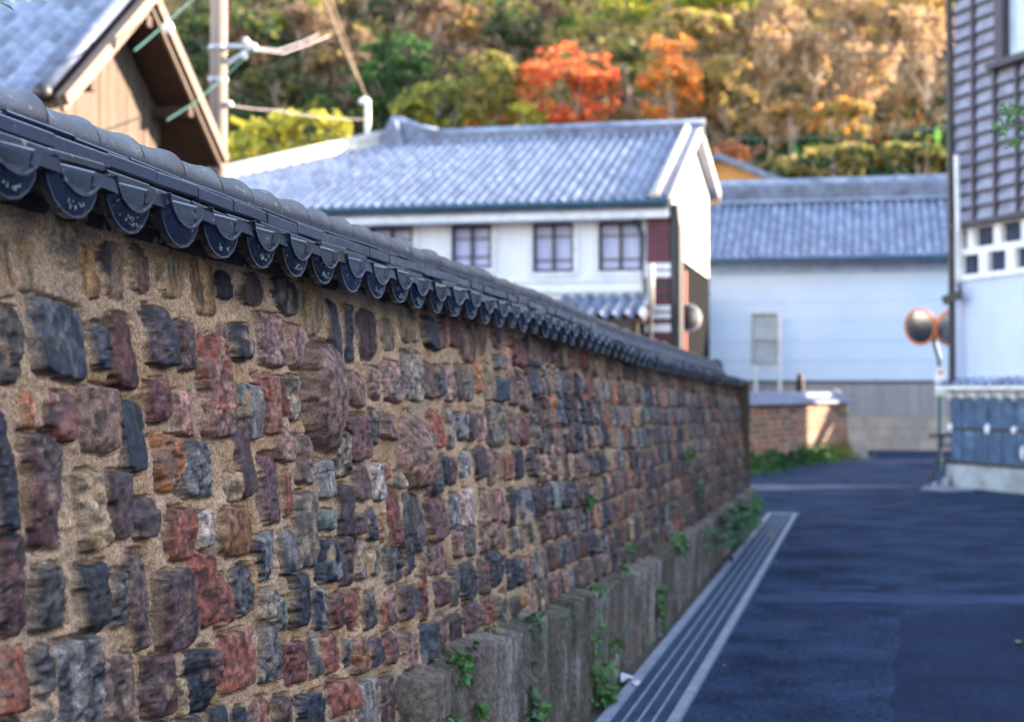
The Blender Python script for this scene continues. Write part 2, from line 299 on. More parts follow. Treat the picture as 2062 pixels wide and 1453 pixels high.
for ox, oy, sc, txt in LST:
    for it in txt.replace('\n', '').split('|'):
        a = it.split()
        if len(a) < 5: continue
        x0, y0, x1, y1 = [float(q)/sc for q in a[:4]]; x0 += ox; x1 += ox; y0 += oy; y1 += oy
        xc = (x0+x1)/2; yc = (y0+y1)/2
        FP = WP + Vector((.022,0,0)); A_ = on(x0, yc, FP, WN); B_ = on(x1, yc, FP, WN); T_ = on(xc, y0, FP, WN); U_ = on(xc, y1, FP, WN)
        # the picture box of a slanting stone is taller than the stone: take the slant off
        sl_ = abs((EA(B_.y)-EA(A_.y)))*.5
        yc_, zc_ = (A_.y+B_.y)/2, (T_.z+U_.z)/2
        stones.append([yc_, zc_, max(.02, (B_.y-A_.y)/2*.88), max(.03, (T_.z-U_.z)/2*1.02), a[4][0], a[4][1]])
# procedural courses for everything else
rng = random.Random(11)
occ = {}
cell = .02
def mark(y, z, hw, hh):
    for i in range(int((y-hw)/cell), int((y+hw)/cell)+1):
        for j in range(int((z-hh)/cell), int((z+hh)/cell)+1): occ[(i, j)] = 1
def free(y, z, hw, hh):
    n = k = 0
    for i in range(int((y-hw)/cell), int((y+hw)/cell)+1):
        for j in range(int((z-hh)/cell), int((z+hh)/cell)+1):
            n += 1; k += (i, j) in occ
    return k <= n*.04
for s in stones: mark(s[0], s[1], s[2]*.95, s[3]*.95)
NR = 9
codes = 'PPPMMDDDNNBBZZVVEGGLTTRASKU'
for r_ in range(-3, NR):
    y = -1.5
    while y < YEND - .05:
        wd = rng.choice([.08,.10,.11,.13,.14,.16,.18,.21]) * rng.uniform(.9, 1.1)
        yc = y + wd/2; zb = float(LE(yc)); zt = float(EA(yc)) + .02; ch = (zt - zb)/NR
        zc = zb + ch*(r_ + .5) + .012*math.sin(yc*2.1 + r_) + rng.uniform(-.006, .006); hh = ch*rng.uniform(.42, .49); hw = wd/2 - rng.uniform(.006, .014)
        if r_ >= 0 or (yc < 5.5 and zc > .40):
            ok = yc > 8.15 or free(yc, zc, hw, hh)
            if not ok:
                for f_ in (.8, .6, .45):
                    if free(yc, zc, hw*f_, hh*f_) and hw*f_ > .022: hw *= f_; hh *= f_; ok = True; break
            if ok:
                c = rng.choice(codes); st = rng.choice('rrrsssvvg')
                if r_ == NR-1: st = 'o'; c = rng.choice('OTBBPDM')
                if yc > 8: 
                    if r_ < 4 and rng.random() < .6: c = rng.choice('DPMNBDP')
                stones.append([yc, zc, hw, hh, c, st])
                if yc <= 8.3: mark(yc, zc, hw, hh)
        y += wd
# surface grid
def y_at(px, X=-1.72): return onX(px, 790, X).y
Yc = list(np.arange(-1.5, 2.62, .02)); px = -110.0
while True:
    yv = y_at(px)
    if yv > Yc[-1]:
        if yv - Yc[-1] > .013: break
        Yc.append(yv)
    px += 1.1
Yc += list(np.arange(Yc[-1] + .013, YEND, .013)) + [YEND]
Yc = np.array(Yc); NCOL = len(Yc); NROW = 480
tt = np.linspace(0, 1, NROW)[:, None]
bot = (.35 + 0*Yc)[None, :]; top = (EA(Yc) + .09)[None, :]
YG = np.repeat(Yc[None, :], NROW, 0); ZG = bot + (top - bot)*tt
n1 = fbm(YG*14, ZG*14, 1, 3); n2 = fbm(YG*55, ZG*55, 2, 3); n3 = vn(YG*4, ZG*4, 3); n4 = vn(YG*160, ZG*160, 4)
H = (n1-.5)*.026 + (n2-.5)*.012 + (n4-.5)*.0025
mort = np.stack([.42+0*YG, .275+0*YG, .165+0*YG], -1) * (.62 + .55*n1 + .25*(n2-.5))[..., None]
gm = np.clip((n3-.45)*3, 0, 1)[..., None]
mort = mort*(1-.45*gm) + np.array([.27,.20,.14])*.45*gm
och = np.clip((fbm(YG*9, ZG*5, 9, 2)-.55)*5, 0, 1)[..., None]*.5
mort = mort*(1-och) + np.array([.27,.14,.045])*och
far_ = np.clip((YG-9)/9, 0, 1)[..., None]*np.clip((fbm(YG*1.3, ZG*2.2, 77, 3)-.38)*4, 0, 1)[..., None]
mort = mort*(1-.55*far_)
COL = mort.copy(); GL = np.zeros_like(YG)
smn = fbm(YG*22, ZG*22, 21, 3); str1 = fbm(YG*130, ZG*16, 31, 2); spk = vn(YG*150, ZG*150, 33); cav = fbm(YG*60, ZG*48, 35, 2)
n1b = fbm(YG*30, ZG*30, 41, 2)
for (yc, zc, hw, hh, c, st) in stones:
    i0 = np.searchsorted(Yc, yc-hw*1.35); i1 = np.searchsorted(Yc, yc+hw*1.35)
    if i1 - i0 < 2: continue
    mid = (i0+i1)//2; zr = ZG[:, min(mid, NCOL-1)]
    j0 = max(0, np.searchsorted(zr, zc-hh*1.3-.03)); j1 = min(NROW, np.searchsorted(zr, zc+hh*1.3+.03))
    if j1 - j0 < 2: continue
    sl_ = np.s_[j0:j1, i0:i1]
    Y = YG[sl_]; Z = ZG[sl_]; a = rng.uniform(-.10, .10) + (-.02)
    dy = Y-yc; dz = Z-zc
    u = (dy*math.cos(a) + dz*math.sin(a))/hw; v = (-dy*math.sin(a) + dz*math.cos(a))/hh
    p = {'b': 2.6, 's': rng.uniform(4, 8), 'r': rng.uniform(4, 10), 'g': rng.uniform(3.5, 6), 'v': rng.uniform(5, 12), 'o': rng.uniform(2.6, 4.5)}[st]
    tp = rng.uniform(-.16, .16); u = u*(1 + tp*v)
    if st in 'vr': u = u + (fbm(Y*5, Z*24, int(yc*100)+7, 2)-.5)*.22
    d = (np.abs(u)**p + np.abs(v)**p)**(1/p)
    wob = {'s': .05, 'b': .07}.get(st, .10); v = v + (n2[sl_]-.5)*{'s': .06, 'b': 0}.get(st, .30)
    d = d + (n1b[sl_]-.5)*wob*1.6 + (n2[sl_]-.5)*wob
    m = np.clip((1.02-d)/.06, 0, 1); m = m*m*(3-2*m)
    pr = {'b': .085, 'o': rng.uniform(.004, .014)}.get(st, rng.uniform(.012, .028))
    if yc > 7: pr *= 1.15
    dome = 1 - .22*np.clip(d, 0, 1)**6 if st != 'b' else np.sqrt(np.clip(1.03-np.clip(d, 0, 1)**2, 0, 1))
    h = pr*dome + rng.uniform(-.18, .18)*u*hw + rng.uniform(-.12, .12)*v*hh
    rg = {'s': .003, 'r': .013, 'g': .015, 'v': .008, 'o': .008, 'b': .009}[st]
    if st != 'b':
        for q_ in range(rng.choice([0, 1, 2, 3])):
            t_ = rng.uniform(0, 6.28); o_ = rng.uniform(.6, 1.05); h = h - pr*rng.uniform(.8, 2.2)*np.clip(u*math.cos(t_)+v*math.sin(t_)-o_, 0, 1)
        t_ = rng.uniform(0, 6.28); h = h - rng.choice([0, 0, .006, .010])*(u*math.cos(t_)+v*math.sin(t_) + (n1b[sl_]-.5)*.6 > rng.uniform(0, .5))
    h = h + (cav[sl_]-.5)*rg*rng.uniform(.1, .9) + (n2[sl_]-.5)*rg*.4
    if st == 'v': h = h + (str1[sl_]-.5)*.008
    if st in 'rg' : h = h - np.clip((cav[sl_]-.62)*6, 0, 1)*.008
    gap = np.clip(1-np.abs(d-1.06)/.09, 0, 1)*np.clip(n1b[sl_]*2.4-.6, 0, 1)*(.030 if st not in 'o' else .010)
    H[sl_] = (H[sl_]-gap)*(1-m) + (H[sl_]*.35 + h)*m
    k1 = np.array(K[c]); k1 = k1*rng.uniform(.45, 1.25)*np.array([1.06,1,.93])
    k2 = np.array(K[rng.choice({'O':'TB','T':'OG','D':'NG','N':'DL','B':'MZ','P':'MN','M':'PE','V':'PK','R':'EZ','E':'MR','G':'DT','L':'GN','K':'VZ','W':'GK','A':'BO','S':'GL','U':'NL','Z':'BV'}[c])])
    q = np.clip((smn[sl_]-.42)*{'s': 2.5}.get(st, 6), 0, 1)[..., None]*{'s': .45}.get(st, .75)
    cc = k1*(1-q) + k2*q
    cc = cc*np.clip(.92 + (2.0*(str1[sl_]-.5) if st in 'vo' else 3.0*(n2[sl_]-.5)), .22, 2.0)[..., None]
    if st in 'rgv':
        sp = np.clip((spk[sl_]-.74)*5, 0, 1)[..., None]*{'r': .5, 'g': .3, 'v': .35}[st]*np.clip(sum(k1)*1.2+.25, 0, 1)
        cc = cc*(1-sp) + np.array([.42,.40,.40])*sp
        dk = np.clip((smn[sl_]-.60)*5, 0, 1)[..., None]*.55; cc = cc*(1-dk) + cc*.3*dk
    if c == 'Z' and st == 'b' and yc > 5.2:
        gs = (np.clip(1-((u-.35)**2/.12+(v-.35)**2/.12), 0, 1)*(n2[sl_] > .5))[..., None]*.6; cc = cc*(1-gs) + np.array([.12,.30,.22])*gs
    sm = np.clip((n1[sl_]+.25*(n1b[sl_]-.5) - (.585 if st == 'o' else .73))*9, 0, 1)*(.8 if st != 's' else .35)
    sm = sm[..., None]
    cc = cc*(1-sm) + (mort[sl_]*(.9 if st != 'o' else .8))*sm
    if st == 'o': cc = cc*.85
    m3 = np.clip((1.04-d)/.03, 0, 1)[..., None]
    COL[sl_] = COL[sl_]*(1-m3) + cc*m3
    GL[sl_] = np.where(m3[..., 0] > .5, {'g': .95, 's': .45, 'v': .5, 'r': .4, 'b': .3, 'o': .15}[st]*(1-sm[..., 0]), GL[sl_])
# moss and grime low down towards the far end
ms = np.clip((fbm(YG*6, ZG*6, 51, 3)-.62)*8, 0, 1)*np.clip((1.2-ZG)*1.5, 0, 1)*np.clip((YG-5)/3, 0, 1)
ms = ms[..., None]*.6; COL = COL*(1-ms) + np.array([.04,.06,.02])*ms
XG = xw(ZG) + H
wallT = thing('firebrick_wall', (-1.75, 2.5, 0), 'long old boundary wall of reclaimed firebricks set in tan clay, topped with dark grey tiles, running along the left of the lane', 'wall')
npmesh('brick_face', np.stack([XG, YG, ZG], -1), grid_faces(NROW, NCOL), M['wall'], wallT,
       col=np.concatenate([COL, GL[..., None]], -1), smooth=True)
mb = MB()
ys = np.linspace(-1.5, YEND, 48)
for a, b in zip(ys[:-1], ys[1:]):
    za, zb = float(EA(a))+.10, float(EA(b))+.10
    mb.hexa([(-2.12,a,0),(-1.85,a,0),(-1.85,b,0),(-2.12,b,0),(-2.12,a,za),(-1.85,a,za),(-1.85,b,zb),(-2.12,b,zb)])
mb.box(-2.12,-1.60,YEND-.02,YEND+.14,0,1.93)
mb.box(-6,-2.1,YEND-.25,YEND+.1,0,1.9)
mb.build('wall_core', M['mud'], wallT)
# plinth
Yp = np.arange(5.42, 22.15, .012); prof = [(0, t_) for t_ in np.linspace(0, 1, 60)] + [(t_, 1) for t_ in np.linspace(.08, 1, 10)]
NP = len(prof); YP = np.repeat(Yp[None, :], NP, 0)
jr = random.Random(5); joints = [5.42]
while joints[-1] < 22: joints.append(joints[-1] + jr.uniform(.35, .8))
J = np.array(joints); bi = np.clip(np.searchsorted(J, Yp, side='right')-1, 0, len(J)-2)
boff = np.array([jr.uniform(-.012, .012) for _ in J])[bi]; btop = np.array([jr.uniform(-.02, .015) for _ in J])[bi]; bcol = np.array([jr.uniform(.75, 1.2) for _ in J])[bi]
dj = np.min(np.abs(Yp[:, None]-J[None, :]), 1); gr = np.clip(1-dj/.014, 0, 1)*.018
ztop = LE(Yp) + btop + (vn(Yp*9, Yp*0+3, 5)-.5)*.03
XP = np.zeros_like(YP); ZP = np.zeros_like(YP)
for r_, (tb, tv) in enumerate(prof):
    z = ztop*tv; x = -1.53 + boff - gr
    if tb > 0: x = x*(1-tb) + (xw(z)-.03)*tb; z = z + tb*.03
    XP[r_] = x; ZP[r_] = z
tp_ = np.clip((YP-5.42)/.05, 0, 1)**.5; XP = XP*tp_ + (xw(ZP)-.05)*(1-tp_)
nf = fbm(YP*8, ZP*3, 61, 3); nf2 = fbm(YP*45, ZP*20, 62, 3); nst = fbm(YP*26, ZP*1.6, 63, 3)
XP += (nf-.5)*.03 + (nf2-.5)*.026 + (nst-.5)*.018; ZP[1:] += (nf2[1:]-.5)*.012
cp = np.array([.165,.130,.108])*(bcol[None, :, None])*(.45 + .75*nst + .5*(nf2-.5))[..., None]
lt = np.clip((nf-.56)*5, 0, 1)[..., None]*.5; cp = cp*(1-lt) + np.array([.38,.37,.33])*lt
mo = (np.clip((fbm(YP*5, ZP*3, 64, 3)-.5)*5, 0, 1)*.6)[..., None]; cp = cp*(1-mo) + np.array([.045,.062,.03])*mo

npmesh('stone_plinth', np.stack([XP, YP, ZP], -1), grid_faces(NP, len(Yp)), M['plinth'], wallT, col=np.concatenate([cp, np.ones_like(cp[..., :1])], -1), smooth=True)
mb = MB(); z1 = float(LE(22)); mb.box(-1.7,-1.56,22.0,22.16,0,z1-.03); mb.build('plinth_end', mat('plinth_end_stone', (.11,.085,.08), (.05,.04,.04), .9, 14, bump=.5, bscale=60), wallT)

# ---- coping tiles
prof_t = [(.0,-.020),(.010,-.038),(.030,-.054),(.055,-.066),(.085,-.070),(.115,-.067),(.142,-.056),(.162,-.040),(.168,-.012),(.176,-.002),(.190,.002),(.225,.003),(.243,-.001),(.256,-.012),(.263,-.034)]
def tile_eave():
    m = MB(); th = .017; D = .34; slope = .27
    n = len(prof_t)
    for bx in (0, -D):
        for (y, z) in prof_t: m.v.append((bx, y, z - bx*slope))
        for (y, z) in prof_t: m.v.append((bx, y, z - th - bx*slope))
    a, b, c, d = 0, n, 2*n, 3*n
    for i in range(n-1):
        m.f += [(a+i, c+i, c+i+1, a+i+1), (b+i, b+i+1, d+i+1, d+i), (a+i, a+i+1, b+i+1, b+i)]
    m.f += [(a+n-1, c+n-1, d+n-1, b+n-1), (a, b, d, c)]
    # crescent apron hanging at the front, its near horn rising beside the neighbour's roll
    inner = [(-.014,.004),(-.008,-.018),(.006,-.034),(.028,-.050),(.056,-.061),(.088,-.065),(.120,-.061),(.146,-.050),(.166,-.036),(.182,-.020)]
    outer = [(-.030,.000),(-.028,-.036),(-.016,-.064),(.010,-.092),(.046,-.110),(.088,-.116),(.130,-.109),(.162,-.090),(.186,-.062),(.196,-.030)]
    k = len(inner); base = len(m.v)
    for bx in (.016, -.016):
        for (y, z) in inner: m.v.append((bx, y, z))
        for (y, z) in outer: m.v.append((bx - (.020 if bx > 0 else .004), y, z))
    q = base
    for i in range(k-1):
        m.f += [(q+i, q+i+1, q+k+i+1, q+k+i)[::-1], (q+2*k+i, q+2*k+i+1, q+3*k+i+1, q+3*k+i), (q+i, q+i+1, q+2*k+i+1, q+2*k+i), (q+k+i, q+k+i+1, q+3*k+i+1, q+3*k+i)[::-1]]
    m.f += [(q, q+k, q+3*k, q+2*k), (q+k-1, q+2*k-1, q+4*k-1, q+3*k-1)[::-1]]
    for pl_, bx_ in ((inner, .017), (outer, -.003)):
        m.tube([(bx_, y, z + (.000 if pl_ is inner else .003)) for (y, z) in pl_], .0042, 6)
    # roll front plate
    m.hexa([(-.010,.166,-.034),(.020,.168,-.034),(.020,.258,-.036),(-.010,.259,-.036),(-.010,.176,-.008),(.018,.178,-.006),(.018,.244,-.007),(-.010,.244,-.009)])
    return m
T0 = tile_eave(); TV = np.array(T0.v, np.float32)
E = MB(); st_ = MB(); tr = random.Random(3)
k_ = -15
PIT_ = .265
def edrop(y): return 0
while True:
    y = 2.80 - .085 + PIT_*k_
    if y > YEND + .1: break
    z = float(EA(y+.085)) + .112 + tr.uniform(-.004, .004); x = -1.66 + tr.uniform(-.006, .006)
    sl2 = (float(EA(y+.3)) - float(EA(y)))/.3; rz = tr.uniform(-.02, .02); rr_ = tr.uniform(-.02,.02)
    V = TV.copy(); X_, Y_, Z_ = V[:,0], V[:,1], V[:,2]
    V2 = np.stack([x + X_ - Y_*rz, y + Y_ + X_*rz, z + Z_ + Y_*(sl2+rr_)], -1)
    n = len(E.v); E.v += [tuple(v) for v in V2.tolist()]; E.f += [tuple(i+n for i in f) for f in T0.f]
    if 2.3 < y < 12 and tr.random() < .88:      # worn stamped marks on the apron
        for j in range(13):
            yy = y + tr.uniform(.05, .118); zz = z - .099 + tr.uniform(0, .024) + abs(yy-y-.085)*.12; L_ = tr.uniform(.004, .012); an = tr.choice([0, 1.57, .8, -.8, 1.4])
            dy_, dz_ = math.cos(an)*L_/2, math.sin(an)*L_/2
            st_.bar((x+.0075, yy-dy_, zz-dz_), (x+.0075, yy+dy_, zz+dz_), .004, .003, up=Vector((0,-math.sin(an),math.cos(an))))
    k_ += 1
TC = []
for k in range(len(E.v)//len(T0.v)):
    g_ = tr.uniform(.6, 1.7); TC += [(g_*tr.uniform(.9,1.15), g_, g_*tr.uniform(.85,1.1), 1)]*len(T0.v)
eo = E.build('eave_tiles', M['tile'], wallT); ca_ = eo.data.color_attributes.new('Col', 'FLOAT_COLOR', 'POINT'); ca_.data.foreach_set('color', np.array(TC, np.float32).ravel())

st_.build('stamped_marks', M['stamp'], wallT)
def rd(y): # the ridge steps down as a hip at the far end
    return 0 if y < 20.3 else -.20*min(1, (y-20.3)/1.5)**1.3
def row(y0, L, x, zo, th, m, name, back=-2.04, jit=.004, seed=1):
    r2 = random.Random(seed); b = MB(); y = y0
    while y < YEND - .05:
        l = L*r2.uniform(.95, 1.04); ja = r2.uniform(-jit, jit); jx = r2.uniform(-jit*1.6, jit*1.6); jy = r2.uniform(-jit, jit)
        za = float(EA(y)) + zo + ja + rd(y); zb = float(EA(y+l)) + zo + ja + r2.uniform(-jit, jit) + rd(y+l)
        c = .005; g_ = .0025; yb = y + l - g_
        P = [(back,y,za),(x+jx-c,y,za),(x+jy-c,yb,zb),(back,yb,zb),(back,y,za+th),(x+jx-c,y,za+th),(x+jy-c,yb,zb+th),(back,yb,zb+th)]
        b.add(P + [(x+jx,y,za+c),(x+jy,yb,zb+c),(x+jx,y,za+th-c),(x+jy,yb,zb+th-c)],
              [(0,3,2,1),(4,5,6,7),(1,2,9,8),(8,9,11,10),(10,11,6,5),(0,1,8,10,5,4),(2,3,7,6,11,9)])
        y += l
    return b.build(name, m, wallT)
row(-1.4, .255, -1.785, .143, .024, M['cap'], 'lower_flat_tiles', jit=.007, seed=2)
row(-1.3, .255, -1.806, .176, .038, M['tile_b'], 'upper_flat_tiles', jit=.003, seed=3)
row(-1.35, .30, -1.826, .219, .011, M['tile_b'], 'top_flat_tiles', back=-2.02, jit=.003, seed=4)
mb = MB()
for a, b in zip(ys[:-1], ys[1:]):
    for (x0, x1, o0, o1) in ((-2.03, -1.80, .02, .146), (-2.02, -1.835, .14, .228), (-2.2, -2.0, -.0, .13)):
        za, zb = float(EA(a)), float(EA(b)); ra, rb = rd(a), rd(b)
        mb.hexa([(x0,a,za+o0+ra),(x1,a,za+o0+ra),(x1,b,zb+o0+rb),(x0,b,zb+o0+rb),(x0,a,za+o1+ra),(x1,a,za+o1+ra),(x1,b,zb+o1+rb),(x0,b,zb+o1+rb)])
mb.build('clay_bedding', M['mud'], wallT)
mb = MB()    # rear slope
for a, b in zip(ys[:-1], ys[1:]):
    za, zb = float(EA(a)), float(EA(b))
    mb.hexa([(-2.3,a,za),(-2.0,a,za+.12+rd(a)),(-2.0,b,zb+.12+rd(b)),(-2.3,b,zb),(-2.3,a,za+.03),(-2.0,a,za+.16+rd(a)),(-2.0,b,zb+.16+rd(b)),(-2.3,b,zb+.03)])
mb.build('rear_tiles', M['tile_b'], wallT)
def caps():
    r2 = random.Random(9); V = []; Fq = []; y = -1.4; L = .245
    while y < YEND - .2:
        z = float(EA(y+.12)) + .240 + r2.uniform(-.004, .004) + rd(y+.12); sl2 = (float(EA(y+.3))+rd(y+.3) - float(EA(y))-rd(y))/.3 + r2.uniform(-.02, .02); x = -1.925 + r2.uniform(-.005, .005)
        rings = [(0,.070),(.02,.073),(.17,.077),(.225,.082),(.250,.087),(.262,.088),(.267,.083),(.267,.068)]; n = 16; b0 = len(V)
        for (dy, r) in rings:
            for i in range(n+1):
                t = math.pi*(-.06 + 1.12*i/n); V.append((x + r*math.cos(t), y + dy, z + r*.95*math.sin(t) + sl2*dy))
        for q in range(len(rings)-1):
            for i in range(n):
                a = b0 + q*(n+1) + i; Fq.append((a, a+1, a+n+2, a+n+1)[::-1])
        y += L*r2.uniform(.97, 1.03)
    return npmesh('round_cap_tiles', V, Fq, M['cap'], wallT)
o = caps()
o.data.polygons.foreach_set('use_smooth', [True]*len(o.data.polygons))
mb = MB(); ze = float(EA(YEND)); mb.ell((-1.84, YEND-.02, ze+.07), (.16,.14,.10), 14, 8); mb.build('end_tile', M['tile_b'], wallT, True)
mb = MB(); mb.ell((-1.925, 20.55, float(EA(20.5))+.27), (.09,.11,.10), 12, 8); mb.build('ridge_end_tile', M['tile_b'], wallT, True)

# ================================================================== buildings
def roof(name, P, U, W, V, parent, m=None, pitch=.28, rowl=.26, amp=.085, lo=None, hi=None, step=.02):
    P = np.array(P, float); U = np.array(U, float); V = np.array(V, float); L = np.linalg.norm(V); Vn = V/L
    Nn = np.cross(U, Vn); Nn = Nn if Nn[2] > 0 else -Nn
    nu = int(W/pitch*8); nr = int(L/rowl)
    u = np.linspace(0, W, nu+1); vs = []; hs = []
    for i in range(nr):
        a = i*L/nr; b = (i+1)*L/nr
        vs += [a+.001, (a+b)/2, b-.001]; hs += [step, step*.5, 0]
    v = np.array(vs); h = np.array(hs)
    f = (u/pitch) % 1; pr = np.where(f < .5, np.sin(np.pi*f/.5)**.7, -.5*np.sin(np.pi*(f-.5)/.5))
    jit = (vn(np.floor(u/pitch)[None, :]+0*v[:, None], np.floor(np.arange(len(v))/3)[:, None]+0*u[None, :], 5)-.5)*.012
    G = P + u[None, :, None]*U + v[:, None, None]*Vn + (amp*pr[None, :] + h[:, None] + jit)[..., None]*Nn
    Q = grid_faces(len(v), nu+1); uc = u[Q[:, 0] % (nu+1)]; vc = v[Q[:, 0]//(nu+1)]/L
    k = np.ones(len(Q), bool)
    if lo: k &= uc >= lo(vc)
    if hi: k &= uc <= hi(vc)
    wt = (.7 + .6*vn(np.floor(u/pitch*1.0)[None, :]+0*v[:, None], np.floor(np.arange(len(v))/3)[:, None]+0*u[None, :], 9))
    return npmesh(name, G, Q[k], m or M['rooft'], parent, col=np.repeat(wt[..., None], 4, -1))
def slab(mb, pts, t):   # polygon extruded down by t
    n = len(pts); P = [Vector(p) for p in pts]; B = [p - Vector((0,0,t)) for p in P]
    return mb.add(P+B, [tuple(range(n)), tuple(range(2*n-1, n-1, -1))] + [(i, n+i, n+(i+1) % n, (i+1) % n) for i in range(n)])
class Fr:   # a facade frame: s along, d outward, z up
    def __init__(s, o, u, n): s.o = Vector(o); s.u = Vector(u).normalized(); s.n = Vector(n).normalized()
    def pt(s, a, d, z): return s.o + s.u*a + s.n*d + Vector((0,0,z))
    def px(s, x, y, d=0):
        q = on(x, y, s.o + s.n*d, s.n) - s.o; return q.dot(s.u), q.z
    def box(s, mb, a0, a1, z0, z1, d0, d1):
        p = s.pt; return mb.hexa([p(a0,d1,z0),p(a1,d1,z0),p(a1,d0,z0),p(a0,d0,z0),p(a0,d1,z1),p(a1,d1,z1),p(a1,d0,z1),p(a0,d0,z1)])
    def pxbox(s, mb, x0, y0, x1, y1, d0, d1):
        a0, zt = s.px(x0, y0, d1); a1, zb = s.px(x1, y1, d1); xm, ym = (x0+x1)/2, (y0+y1)/2
        zt = s.px(xm, y0, d1)[1]; zb = s.px(xm, y1, d1)[1]
        return s.box(mb, min(a0,a1), max(a0,a1), zb, zt, d0, d1)
def wallholes(fr, mb, a0, a1, z0, z1, holes, th=.25):
    hs = sorted(holes); xs = a0
    for (h0, h1, b0, b1) in hs:
        if h0 > xs: fr.box(mb, xs, h0, z0, z1, -th, 0)
        fr.box(mb, h0, h1, z0, b0, -th, 0); fr.box(mb, h0, h1, b1, z1, -th, 0); xs = h1
    fr.box(mb, xs, a1, z0, z1, -th, 0)

# ---- white two-storey house
YF = 35.9; ZE = 6.15; YR = 42.0
XR = onY(1350, 404, YF-.7).x            # rake edge on the right
ZR = onY(1405, 266, YR).z
e0 = onY(1350, 404, YF-.7); ZE = e0.z
XHL = onY(800, 262, YR).x               # left end of the ridge
run = YR - (YF-.7); XEL = XHL - run
YBK = 47.4; ZBK = 7.75
house = thing('white_house', (XR-8, YF, 0), 'white plastered two-storey house with silver-blue tiled roof and dark-framed windows, below the maples', 'house')
slope = Vector((0, run, ZR-ZE))
roof('front_roof', (XEL, YF-.7, ZE), (1,0,0), XR-XEL, slope, house, pitch=.25, lo=lambda v: v*run)
mb = MB(); slab(mb, [(XEL,YF-.7,ZE-.03),(XR,YF-.7,ZE-.03),(XR,YR,ZR-.03),(XHL,YR,ZR-.03)], .14)
slab(mb, [(XR,YBK,ZBK),(XEL,YBK,ZBK),(XHL,YR,ZR),(XR,YR,ZR)], .14)
slab(mb, [(XEL,YBK,ZBK),(XEL,YF-.7,ZE),(XHL,YR,ZR)], .14)
mb.build('roof_deck', M['roofd'], house)
mb = MB()  # ridge
mb.box(XHL+1.0, XR+.05, YR-.2, YR+.2, ZR-.05, ZR+.20)
a = XHL+1.0
while a < XR: mb.box(a, a+.2, YR-.24, YR+.24, ZR+.12, ZR+.17); a += .4
rb = mb.build('ridge', M['roofd'], house)
mb = MB(); mb.tube([(XHL+1.0, YR, ZR+.24), (XR+.1, YR, ZR+.24)], .11, 8)
x_ = XHL+1.0
mb.tube([(XHL-.15,YR-.1,ZR+.62),(XHL+.15,YR-.05,ZR+.56),(XHL+.6,YR,ZR+.36),(XHL+1.15,YR,ZR+.24)], .15, 8)
mb.build('ridge_caps', M['roof'], house, True)
mb = MB(); mb.hexa([(XHL-.45,YR-.5,ZR-.15),(XHL+.35,YR-.5,ZR-.15),(XHL+.45,YR+.2,ZR-.15),(XHL-.45,YR+.2,ZR-.15),(XHL-.1,YR-.5,ZR+.55),(XHL+.08,YR-.5,ZR+.55),(XHL+.12,YR+.2,ZR+.62),(XHL-.12,YR+.2,ZR+.62)])
mb.bar((XHL,YR-.1,ZR+.3),(XHL+1.3,YR,ZR+.02),.34,.5); mb.build('ridge_end_ornament', M['roofd'], house)
mb = MB(); mb.tube([(XEL-.1,YF-.8,ZE+.16),(XHL-.2,YR-.1,ZR+.22)], .17, 8); mb.bar((XEL,YF-.7,ZE+.02),(XHL-.1,YR,ZR+.05), .34, .2); mb.build('hip_ridge', M['ridgew'], house, True)
mb = MB()  # white rake tiles on the gable edge
for s_ in (0, 1):
    ya = YF-.75 if s_ == 0 else YBK; za_ = ZE if s_ == 0 else ZBK
    mb.tube([(XR-.35,ya,za_+.13),(XR-.35,YR,ZR+.17)], .10, 8); mb.bar((XR-.02,ya,za_-.02),(XR-.02,YR,ZR+.02), .08, .24)
mb.build('gable_edge_tiles', M['ridgew'], house, True)
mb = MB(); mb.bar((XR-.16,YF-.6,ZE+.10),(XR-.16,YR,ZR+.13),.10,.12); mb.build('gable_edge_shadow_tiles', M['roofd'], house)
fa = Fr((0, YF, 0), (1,0,0), (0,-1,0)); XW = XR - .28
aR, _ = fa.px(1297, 500)
holes = []; wins = [(909,452,990,540),(1073,447,1155,547),(1205,445,1293,545),(745,455,832,540)]
for w_ in wins:
    a0, zt = fa.px(w_[0], w_[1]); a1, zb = fa.px(w_[2], w_[3]); holes.append((a0, a1, zb, zt))
mb = MB(); wallholes(fa, mb, XEL+.9, aR, 3.9, ZE-.05, holes)
mb.box(XEL+.9, XEL+1.1, YF+.25, YBK-.7, 0, ZE-.05); mb.box(XEL+.9, XW-.01, YBK-.95, YBK-.7, 0, ZBK-.1)
mb.build('wall', M['white'], house)
mb = MB(); fa.box(mb, XEL+1.1, aR-.3, 0, 3.89, -1.2, -.9); mb.build('ground_floor_wall', M['greyc'], house)
mb = MB(); fa.box(mb, XEL+.9, XR-.1, ZE-.36, ZE-.06, -.02, .62); mb.build('eaves', M['whitetrim'], house)
mb = MB(); mb.tube([(XEL, YF-.78, ZE-.03), (XR-.1, YF-.78, ZE-.03)], .07, 8); mb.build('gutter', M['teal'], house)
mb = MB(); fa.pxbox(mb, 700, 592, 1297, 584, 0, .08); fa.pxbox(mb, 740, 566, 1297, 570, 0, .05); fa.pxbox(mb, 740, 440, 1290, 432, 0, .04); mb.build('string_course', M['whitetrim'], house)
